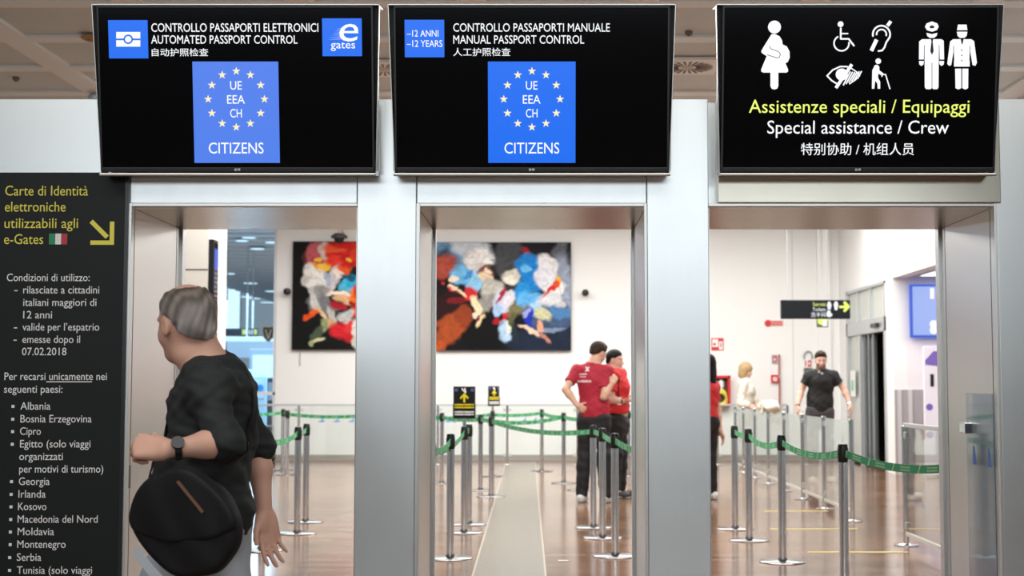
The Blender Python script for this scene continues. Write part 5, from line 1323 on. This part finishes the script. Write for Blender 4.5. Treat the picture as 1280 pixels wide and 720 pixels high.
for a0, a1, r_, in ((-.004, .007, .021),):
    rg = [[mbw.bm.verts.new(Vector(cc+fd_*h_+(Mf[1]*math.cos(t)+Mf[2]*math.sin(t))*r_)) for t in [2*math.pi*i/24 for i in range(24)]] for h_ in (a0, a1)]
    for i in range(24): mbw.bm.faces.new((rg[0][i], rg[0][(i+1) % 24], rg[1][(i+1) % 24], rg[1][i]))
    mbw.bm.faces.new(rg[0]); mbw.bm.faces.new(rg[1])
mbw.build('watch_case', mat('dark_watch', (.03, .03, .035), .2, .6), wt)
# shoulder bag on his near side
bc = g_(236, 652, -.36); bag = thing('shoulder_bag', 'black cloth shoulder bag at the hip of the walking man', 'bag', (Lm[0]+bc[0], Lm[1]+bc[1], bc[2]))
BM = frame(-tl*1.0); S = SDF()   # forward = towards the camera side
xb = -tf
def bp_(x, o, z): return xb*x+tl*o+UP*z
def polysdf(pts, th, bulge, rnd):
    pts = np.array(pts, float); cx_, cz_ = pts.mean(0)
    for _ in range(2): pts = np.stack([pts*.75+np.roll(pts, -1, 0)*.25, pts*.25+np.roll(pts, -1, 0)*.75], 1).reshape(-1, 2)
    def fn(X, Y, Z):
        u = (X*xb[0]+Y*xb[1])+0*Z; v = Z+0*X+0*Y; o = (X*tl[0]+Y*tl[1])+0*Z
        d2 = np.full(u.shape, 1e9); sg = np.ones(u.shape); n = len(pts)
        for i in range(n):
            a, b = pts[i], pts[i-1]; e = b-a; wx, wz = u-a[0], v-a[1]
            t = np.clip((wx*e[0]+wz*e[1])/(e@e), 0, 1); d2 = np.minimum(d2, (wx-e[0]*t)**2+(wz-e[1]*t)**2)
            c1 = v >= a[1]; c2 = v < b[1]; c3 = e[0]*wz > e[1]*wx
            sg = np.where((c1 & c2 & c3) | (~c1 & ~c2 & ~c3), -sg, sg)
        d = sg*np.sqrt(d2)+rnd; h_ = th+bulge*np.clip(1-((u-cx_)/.18)**2-((v-cz_)/.17)**2, 0, 1)
        w_ = np.abs(o)-h_+rnd
        return np.minimum(np.maximum(d, w_), 0)+np.sqrt(np.maximum(d, 0)**2+np.maximum(w_, 0)**2)-rnd
    return fn
def bagpx(P): return [((px-236)/383, (652-py)/383) for px, py in P]
OUT = bagpx([(213, 594), (240, 589), (266, 604), (290, 626), (303, 652), (300, 684), (283, 707), (250, 719), (224, 717), (198, 701), (178, 681), (166, 655), (169, 626), (188, 604)])
S.add(polysdf(OUT, .034, .020, .022), A_(-.24, -.24, -.21), A_(.24, .24, .21), .01)
M_bag = mat('black_bag_cloth', (.005, .005, .006), .65, noise=.3, spec=.3, nscale=14)
mesh_obj('pouch', S.mesh(.006, wob(.005, 26, 20, 24, 2.)), M_bag, bag)
FL = bagpx([(211, 592), (240, 587), (268, 603), (292, 625), (304, 648), (298, 664), (250, 676), (200, 676), (165, 662), (168, 626), (187, 603)])
S = SDF(); S.add(lambda X, Y, Z, f=polysdf(FL, .022, .020, .012): f(X-tl[0]*.022, Y-tl[1]*.022, Z), A_(-.24, -.24, -.21), A_(.24, .24, .21), .01)
mesh_obj('flap', S.mesh(.006, wob(.004, 34, 26, 20, 1.)), M_bag, bag)
def band(pts, w_, th_, name, m, parent, nrmv):
    bm = bmesh.new(); R = []; pts = [np.asarray(p, float) for p in pts]
    for i, p in enumerate(pts):
        d = nrm(pts[min(i+1, len(pts)-1)]-pts[max(i-1, 0)]); n = nrm(np.asarray(nrmv[i], float)-d*np.dot(nrmv[i], d)); b_ = np.cross(d, n)
        R.append([bm.verts.new(Vector(p+b_*sx*w_+n*sn*th_)) for sx, sn in ((-1, -1), (1, -1), (1, 1), (-1, 1))])
    for a, c in zip(R[:-1], R[1:]):
        for j in range(4): bm.faces.new((a[j], a[(j+1) % 4], c[(j+1) % 4], c[j]))
    bm.faces.new(R[0]); bm.faces.new(R[-1]); bmesh.ops.recalc_face_normals(bm, faces=bm.faces[:])
    me = bpy.data.meshes.new(name); bm.to_mesh(me); bm.free(); me.materials.append(m); o = bpy.data.objects.new(name, me); COL.objects.link(o); o.parent = parent; return o
band([bp_(-.005+.011*i, .066+.0004*i, .128-.0115*i) for i in range(9)], .004, .003, 'zip', mat('brown_zip', (.16, .08, .05), .5), bag, [tl]*9)
# strap follows the jersey up over the far shoulder
from mathutils.bvhtree import BVHTree
jer = [c for c in m1.root.children if c.name.startswith('jersey')][0]
bv = BVHTree.FromPolygons([v.co for v in jer.data.vertices], [p.vertices for p in jer.data.polygons])
Bo = np.array([bag.location.x-Lm[0], bag.location.y-Lm[1], bag.location.z])
def drape(ctrl, N=22):
    P, Nn = [], []
    for i in range(N+1):
        t = i/N*(len(ctrl)-1); k = min(int(t), len(ctrl)-2); p = ctrl[k]*(1-(t-k))+ctrl[k+1]*(t-k)
        c, n, _, _ = bv.find_nearest(Vector(p)); P.append(np.array(c)+np.array(n)*.006-Bo); Nn.append(np.array(n))
    for _ in range(2): P = [P[0]]+[(P[i-1]+2*P[i]+P[i+1])/4 for i in range(1, len(P)-1)]+[P[-1]]
    return P, Nn
sh = (J['shL']*.35+J['shR']*.65)+UP*.12
back = J['chest']-tf*.2; front = J['chest']+tf*.2
P, Nn = drape([Bo+bp_(.16, 0, .06), J['pelvis']-tf*.25+tl*.10+UP*.15, back-tl*.0+UP*.0, sh]); band(P, .02, .002, 'strap', M_bag, bag, Nn)
P, Nn = drape([sh, front+UP*.02, J['pelvis']+tf*.25+tl*.12+UP*.15, Bo+bp_(-.14, 0, .06)]); band(P, .02, .002, 'strap', M_bag, bag, Nn)
P = [bp_(-.145+.022*i, .066-.002*abs(i-3), -.085-.026*i+.001*i*i) for i in range(7)]; band(P, .013, .004, 'pale_strap', mat('pale_grey_strap', (.42, .47, .52), .7), bag, [tl]*7)

# --- staff member in a red polo, hand on hip, back to the camera
def flo_loc(px, py): p = flo(px, py); return (p.x, p.y, 0.)
def standing(loc, H, tf, lean=0., hip=.09, sw=.185, stance=.10, toe=.0):
    s = H/1.75; tf = nrm(tf); tl = np.cross(UP, tf); J = {}
    J['pelvis'] = A_(0, 0, .96*s); J['chest'] = A_(0, 0, 1.27*s)+tf*lean
    for q, sg in (('L', 1), ('R', -1)):
        J['sh'+q] = A_(0, 0, 1.385*s)+tf*lean*1.2+tl*sg*sw*s; J['hip'+q] = tl*sg*hip*s+UP*.91*s
        J['an'+q] = tl*sg*stance*s+UP*.085; J['kn'+q] = (J['hip'+q]+J['an'+q])/2+tf*.015+UP*.02; J['to'+q] = J['an'+q]+nrm(tf+tl*sg*.2)*.14-UP*.05
    return J, tl, A_(0, 0, 1.625*s)+tf*(lean*1.4+.01)
M_redpolo = mat('dark_red_polo', (.40, .012, .035), .75, noise=.1, nscale=12); M_redpolo2 = mat('bright_red_polo', (.60, .018, .022), .75, noise=.1, nscale=12)
M_blackcloth = mat('black_trouser_cloth', (.010, .010, .012), .75, noise=.25, nscale=14)
L2 = flo_loc(742, 628); tf2 = nrm(A_(.42, .9, 0)); J, tl2, hc = standing(L2, 1.83, tf2, .03, stance=.14)
g2 = lambda px, py, dy: local(L2, px, py, dy)
J.update(chest=g2(741, 482, .0), pelvis=g2(744, 528, 0), shL=g2(721, 463, .06), shR=g2(759, 464, -.05), elL=g2(707, 487, -.06), wrL=g2(722, 507, -.12), elR=g2(755, 496, -.16), wrR=g2(765.5, 479, -.16))
m2 = Person('staff member in dark red polo with hand on hip, back turned', L2, 1.83, tf2, J, g2(748, 441, .05), nrm(A_(.72, .60, -.42)), nrm(A_(.15, .1, 1)))
SK2 = (.66, .40, .29)
m2.body(.007, [dict(wr=J['wrL'], d=nrm(A_(.7, .1, -.45)), n=nrm(A_(.2, .9, 0)), th=A_(.3, .4, .8), curl=(.3, .35, .4, .4), tcurl=.2, tout=.8), dict(wr=J['wrR'], d=nrm(A_(.35, .4, .75)), n=nrm(A_(-.3, .8, -.2)), th=A_(-.9, .1, 0), curl=(.8, .9, .9, 1.), tcurl=.5, tout=.5)], m2.skincol(SK2))
m2.hair(.006, M_hairdark, 'top', .012)
pol = m2.shirt(.008, M_redpolo, dict(L=.62, R=.66), .97, amp=.004, name='polo_shirt')
m2.trousers(.009, M_blackcloth, 1.06, .05, .02, amp=.005); m2.shoes(.008, M_shoe, M_sole)
bv = BVHTree.FromPolygons([v.co for v in pol.data.vertices], [p.vertices for p in pol.data.polygons])
def on_shirt(name, loc, dd, shapes, m, parent, off=.003):
    """marks printed on the cloth: each shape is a list of pixel corners"""
    bm = bmesh.new(); o3 = Vector(CAM)-Vector(loc)
    for pts in shapes:
        vs = []
        for px, py in pts:
            r_ = ray(px, py).normalized(); h_ = bv.ray_cast(o3, r_)
            if h_[0] is None: vs = []; break
            vs.append((h_[0], h_[1]))
        if len(vs) < 3: continue
        a = [bm.verts.new(p+n*off) for p, n in vs]; b_ = [bm.verts.new(p-n*.002) for p, n in vs]
        bm.faces.new(a); bm.faces.new(b_[::-1])
        for i in range(len(a)): bm.faces.new((a[i], b_[i], b_[(i+1) % len(a)], a[(i+1) % len(a)]))
    bmesh.ops.recalc_face_normals(bm, faces=bm.faces[:]); me = bpy.data.meshes.new(name); bm.to_mesh(me); bm.free(); me.materials.append(m)
    o = bpy.data.objects.new(name, me); COL.objects.link(o); o.parent = parent; return o
Q_ = lambda a, b, c, d_: [(a, b), (c, b), (c, d_), (a, d_)]
M_print = mat('white_print', (.75, .66, .66), .6)
on_shirt('logo_print', L2, 0, [[(731.5, 458.5), (733.5, 458.5), (737, 464), (735, 464)], [(735.5, 458.5), (737.3, 458.5), (733.3, 464.4), (731.3, 464.4)]], M_print, pol)
on_shirt('writing_print', L2, 0, [Q_(724.5+k*1.9, 466.8, 725.9+k*1.9, 468.6) for k in range(5)]+[Q_(725+k*2, 470.4, 726.2+k*2, 471.6) for k in range(4)]+[Q_(722+k*2.2, 475.4, 723.5+k*2.2, 477.9) for k in range(8)], M_print, pol)
def collar(P, r, m, name='collar'):
    c = (P.J['shL']+P.J['shR'])/2*.42+(P.hc-P.HM[2]*.10)*.58
    return ring(c, nrm(P.hc-(P.J['shL']+P.J['shR'])/2)+0, r, .016, .008, name, m, P.root)
collar(m2, .066, mat('collar_red', (.55, .20, .22), .7))

# --- staff member with a lanyard beside him
L3 = flo_loc(772, 622); tf3 = nrm(A_(.9, -.35, 0)); J, tl3, hc = standing(L3, 1.76, tf3, .02)
g3 = lambda px, py, dy: local(L3, px, py, dy)
J.update(chest=g3(772, 488, 0), pelvis=g3(772, 532, 0), shL=g3(776, 468, .16), shR=g3(766, 469, -.16), elL=g3(775, 500, .2), elR=g3(764, 500, -.19), wrL=g3(786, 500, .05), wrR=g3(779, 502, -.14))
m3 = Person('staff member in bright red polo with a lanyard, facing right', L3, 1.76, tf3, J, g3(769, 450, .02), nrm(A_(.88, -.42, -.08)))
m3.body(.007, [dict(wr=J['wrL'], d=nrm(A_(.9, -.2, .1)), n=nrm(A_(0, -.3, 1)), th=A_(.2, 1, .2), curl=(.25, .3, .3, .35)), dict(wr=J['wrR'], d=nrm(A_(.95, .1, .12)), n=nrm(A_(-.1, .2, 1)), th=A_(.2, -1, .3), curl=(.25, .3, .35, .4))], m3.skincol((.66, .41, .31)))
m3.hair(.006, M_hairblack, 'short', .009)
pol3 = m3.shirt(.008, M_redpolo2, dict(L=.65, R=.65), 1.0, name='polo_shirt')
m3.trousers(.009, M_blackcloth, 1.05, .05, .016, amp=.005); m3.shoes(.008, mat('dark_trainer', (.06, .06, .065), .5), M_sole)
collar(m3, .064, M_redpolo2)
bv = BVHTree.FromPolygons([v.co for v in pol3.data.vertices], [p.vertices for p in pol3.data.polygons])
la = []
for px, py in ((773, 472), (773, 479), (772.5, 486), (773, 493), (773.5, 501)):
    r_ = ray(px, py).normalized(); h_ = bv.ray_cast(Vector(CAM)-Vector(L3), r_)
    if h_[0] is not None: la.append((np.array(h_[0])+np.array(h_[1])*.008, np.array(h_[1])))
if len(la) > 2:
    ln = band([p for p, n in la], .008, .002, 'lanyard', M_black, m3.root, [n for p, n in la])
    c = la[-1][0]+la[-1][1]*.006; M = frame(la[-1][1])
    mb = MB(); mb.hexa([Vector(c+M[1]*a*.03+M[2]*b_*.045+M[0]*e) for e in (0, .005) for a, b_ in ((-1, -1), (1, -1), (1, 1), (-1, 1))]); mb.build('badge', M_paper, ln)
ring(J['wrR']+nrm(J['elR']-J['wrR'])*.03, nrm(J['elR']-J['wrR']), .029, .010, .004, 'wrist_watch', M_black, m3.root)

# --- woman in red at the edge of the third doorway, mostly behind the pillar
L4 = flo_loc(884, 625); tf4 = nrm(A_(-.75, .6, 0)); J, tl4, hc = standing(L4, 1.70, tf4, .0, sw=.165)
g4 = lambda px, py, dy: local(L4, px, py, dy)
J.update(shR=g4(892, 483, .12), elR=g4(896.5, 514, .16), wrR=g4(900.5, 538, .10))
J['shL'] = J['shR']-2*np.array([J['shR'][0], J['shR'][1], 0]); J['elL'] = J['shL']-UP*.29+tl4*.05; J['wrL'] = J['elL']-UP*.20+tf4*.12
m4 = Person('woman in a red shirt with long dark hair, half hidden behind the second pillar', L4, 1.70, tf4, J, hc, tf4, female=True)
m4.body(.008, [dict(wr=J['wrR'], d=nrm(A_(.35, -.1, -.9)), n=nrm(A_(-.8, -.4, -.2)), th=A_(-.5, .8, 0), curl=(.3, .35, .35, .4)), dict(wr=J['wrL'], d=nrm(A_(-.5, .4, -.8)), n=nrm(A_(.6, .4, 0)), th=A_(-.6, .6, 0))], m4.skincol((.66, .40, .30)))
m4.hair(.008, M_hairblack, 'long', .012); m4.shirt(.009, M_redpolo2, dict(L=.6, R=.6), .96, name='polo_shirt'); m4.trousers(.009, M_blackcloth, 1.03, .05, .014); m4.shoes(.008, M_shoe, M_sole)

# --- blonde woman in a cream jumper behind the barrier
q = at(931, 500, 23.35); L5 = (q.x, q.y, 0.); tf5 = nrm(A_(.93, -.35, 0)); J, tl5, hc = standing(L5, 1.69, tf5, .01, sw=.16)
g5 = lambda px, py, dy: local(L5, px, py, dy)
J.update(elR=g5(926, 503, -.17), wrR=g5(938, 509, -.19), elL=g5(942, 497, .18), wrL=g5(946, 505, .0))
m5 = Person('blonde woman in a cream jumper standing behind the glass barrier', L5, 1.69, tf5, J, hc, nrm(A_(.92, -.25, -.28)), female=True)
m5.body(.008, [dict(wr=J['wrR'], d=nrm(A_(.9, .1, -.2)), n=nrm(A_(0, .8, -.3)), th=A_(0, .2, 1)), dict(wr=J['wrL'], d=nrm(A_(.5, -.5, -.6)), n=nrm(A_(-.3, -.6, .4)), th=A_(0, -.2, 1))], m5.skincol((.70, .46, .36)))
M_creamknit = mat('cream_knit', (.74, .70, .60), .85, noise=.08, nscale=30)
m5.hair(.007, M_blond, 'bob', .015); m5.shirt(.009, M_creamknit, dict(L=1.8, R=1.8), .90, g=.02, amp=.006, name='jumper'); m5.trousers(.009, mat('beige_trousers', (.62, .57, .48), .8), .98, .06, .014); m5.shoes(.008, M_shoe, M_sole)

# cream coat laid over the barrier beside her
bz = at(966, 508, 20.0); cb = thing('folded_coat', 'cream coat laid in a heap over the glass barrier beside the blonde woman', 'coat', (3.0, Yd(19.3), .985))
S = SDF(); MM = np.array([[0., 1, 0], [1, 0, 0], [0, 0, 1]])
for y, x, z, r in ((-.38, 0, .05, (.20, .09, .065)), (-.08, .02, .07, (.17, .10, .075)), (.22, -.01, .055, (.20, .10, .07)), (.50, .02, .05, (.16, .09, .06)), (-.2, .075, -.07, (.20, .035, .13)), (.25, .075, -.06, (.18, .035, .12))): S.ell(A_(x, y, z), A_(*r), MM, .05)
mesh_obj('cloth', S.mesh(.01, wob(.012, 30, 22, 34, .5)), M_creamknit, cb)
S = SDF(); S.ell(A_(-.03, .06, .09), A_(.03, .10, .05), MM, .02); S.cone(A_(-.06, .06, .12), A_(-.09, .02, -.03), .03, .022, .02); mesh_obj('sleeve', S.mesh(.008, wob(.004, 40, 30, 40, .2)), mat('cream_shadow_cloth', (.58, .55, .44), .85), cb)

# --- man in a black polo walking towards the camera, hands on the barrier posts
q = at(1026, 560, 15.0); L6 = (at(1026, 540, 15.6).x+.0, Yd(15.0), 0.)
L6 = flo_loc(1026, 603); tf6 = nrm(A_(-.03, -1, 0)); J, tl6, hc = standing(L6, 1.87, tf6, .05, sw=.20)
g6 = lambda px, py, dy: local(L6, px, py, dy)
J.update(chest=g6(1026, 480, 0), pelvis=g6(1024, 518, .03), shR=g6(1011, 470, -.02), shL=g6(1042, 470, -.02), elR=g6(1002, 487, .02), elL=g6(1055, 486, -.06), wrR=g6(997, 508, -.12), wrL=g6(1063, 507, -.22))
m6 = Person('bearded man in a black polo walking up behind the glass barrier', L6, 1.87, tf6, J, g6(1026, 450, -.07), nrm(A_(-.05, -1, -.22)), hs=1.0, build=1.02)
m6.body(.0065, [dict(wr=J['wrR'], d=nrm(A_(-.1, -.2, -1)), n=nrm(A_(.8, .2, 0)), th=A_(0, -1, 0), curl=(.4, .5, .5, .5)), dict(wr=J['wrL'], d=nrm(A_(.12, -.3, -1)), n=nrm(A_(-.8, .3, 0)), th=A_(0, -1, 0), curl=(.4, .5, .5, .5))], m6.skincol((.64, .39, .29), beard=(.20, .12, .085), brow=(.06, .04, .03)))
m6.hair(.006, M_hairdark, 'top', .008)
M_blackpolo = mat('black_polo_cloth', (.010, .010, .011), .75, noise=.25, nscale=14)
po = m6.shirt(.008, M_blackpolo, dict(L=.60, R=.60), .96, name='polo_shirt'); m6.trousers(.009, mat('dark_grey_trousers', (.055, .05, .055), .8, noise=.2, nscale=20), 1.06, .07, .014); m6.shoes(.008, M_shoe, M_sole)
collar(m6, .068, M_blackpolo)
bv = BVHTree.FromPolygons([v.co for v in po.data.vertices], [p.vertices for p in po.data.polygons])
on_shirt('sunglasses', L6, 0, [Q_(1022.5, 463.5, 1025, 466.5), Q_(1026, 465.5, 1028.5, 469), Q_(1024, 462, 1027, 463.2)], mat('glasses_grey', (.16, .16, .16), .2, .3), po, .012)
ring(J['wrL']+nrm(J['elL']-J['wrL'])*.03, nrm(J['elL']-J['wrL']), .029, .010, .004, 'wrist_watch', M_chrome, m6.root)
ring(J['wrR']+nrm(J['elR']-J['wrR'])*.01, nrm(J['elR']-J['wrR']), .029, .010, .004, 'wrist_band', M_black, m6.root)
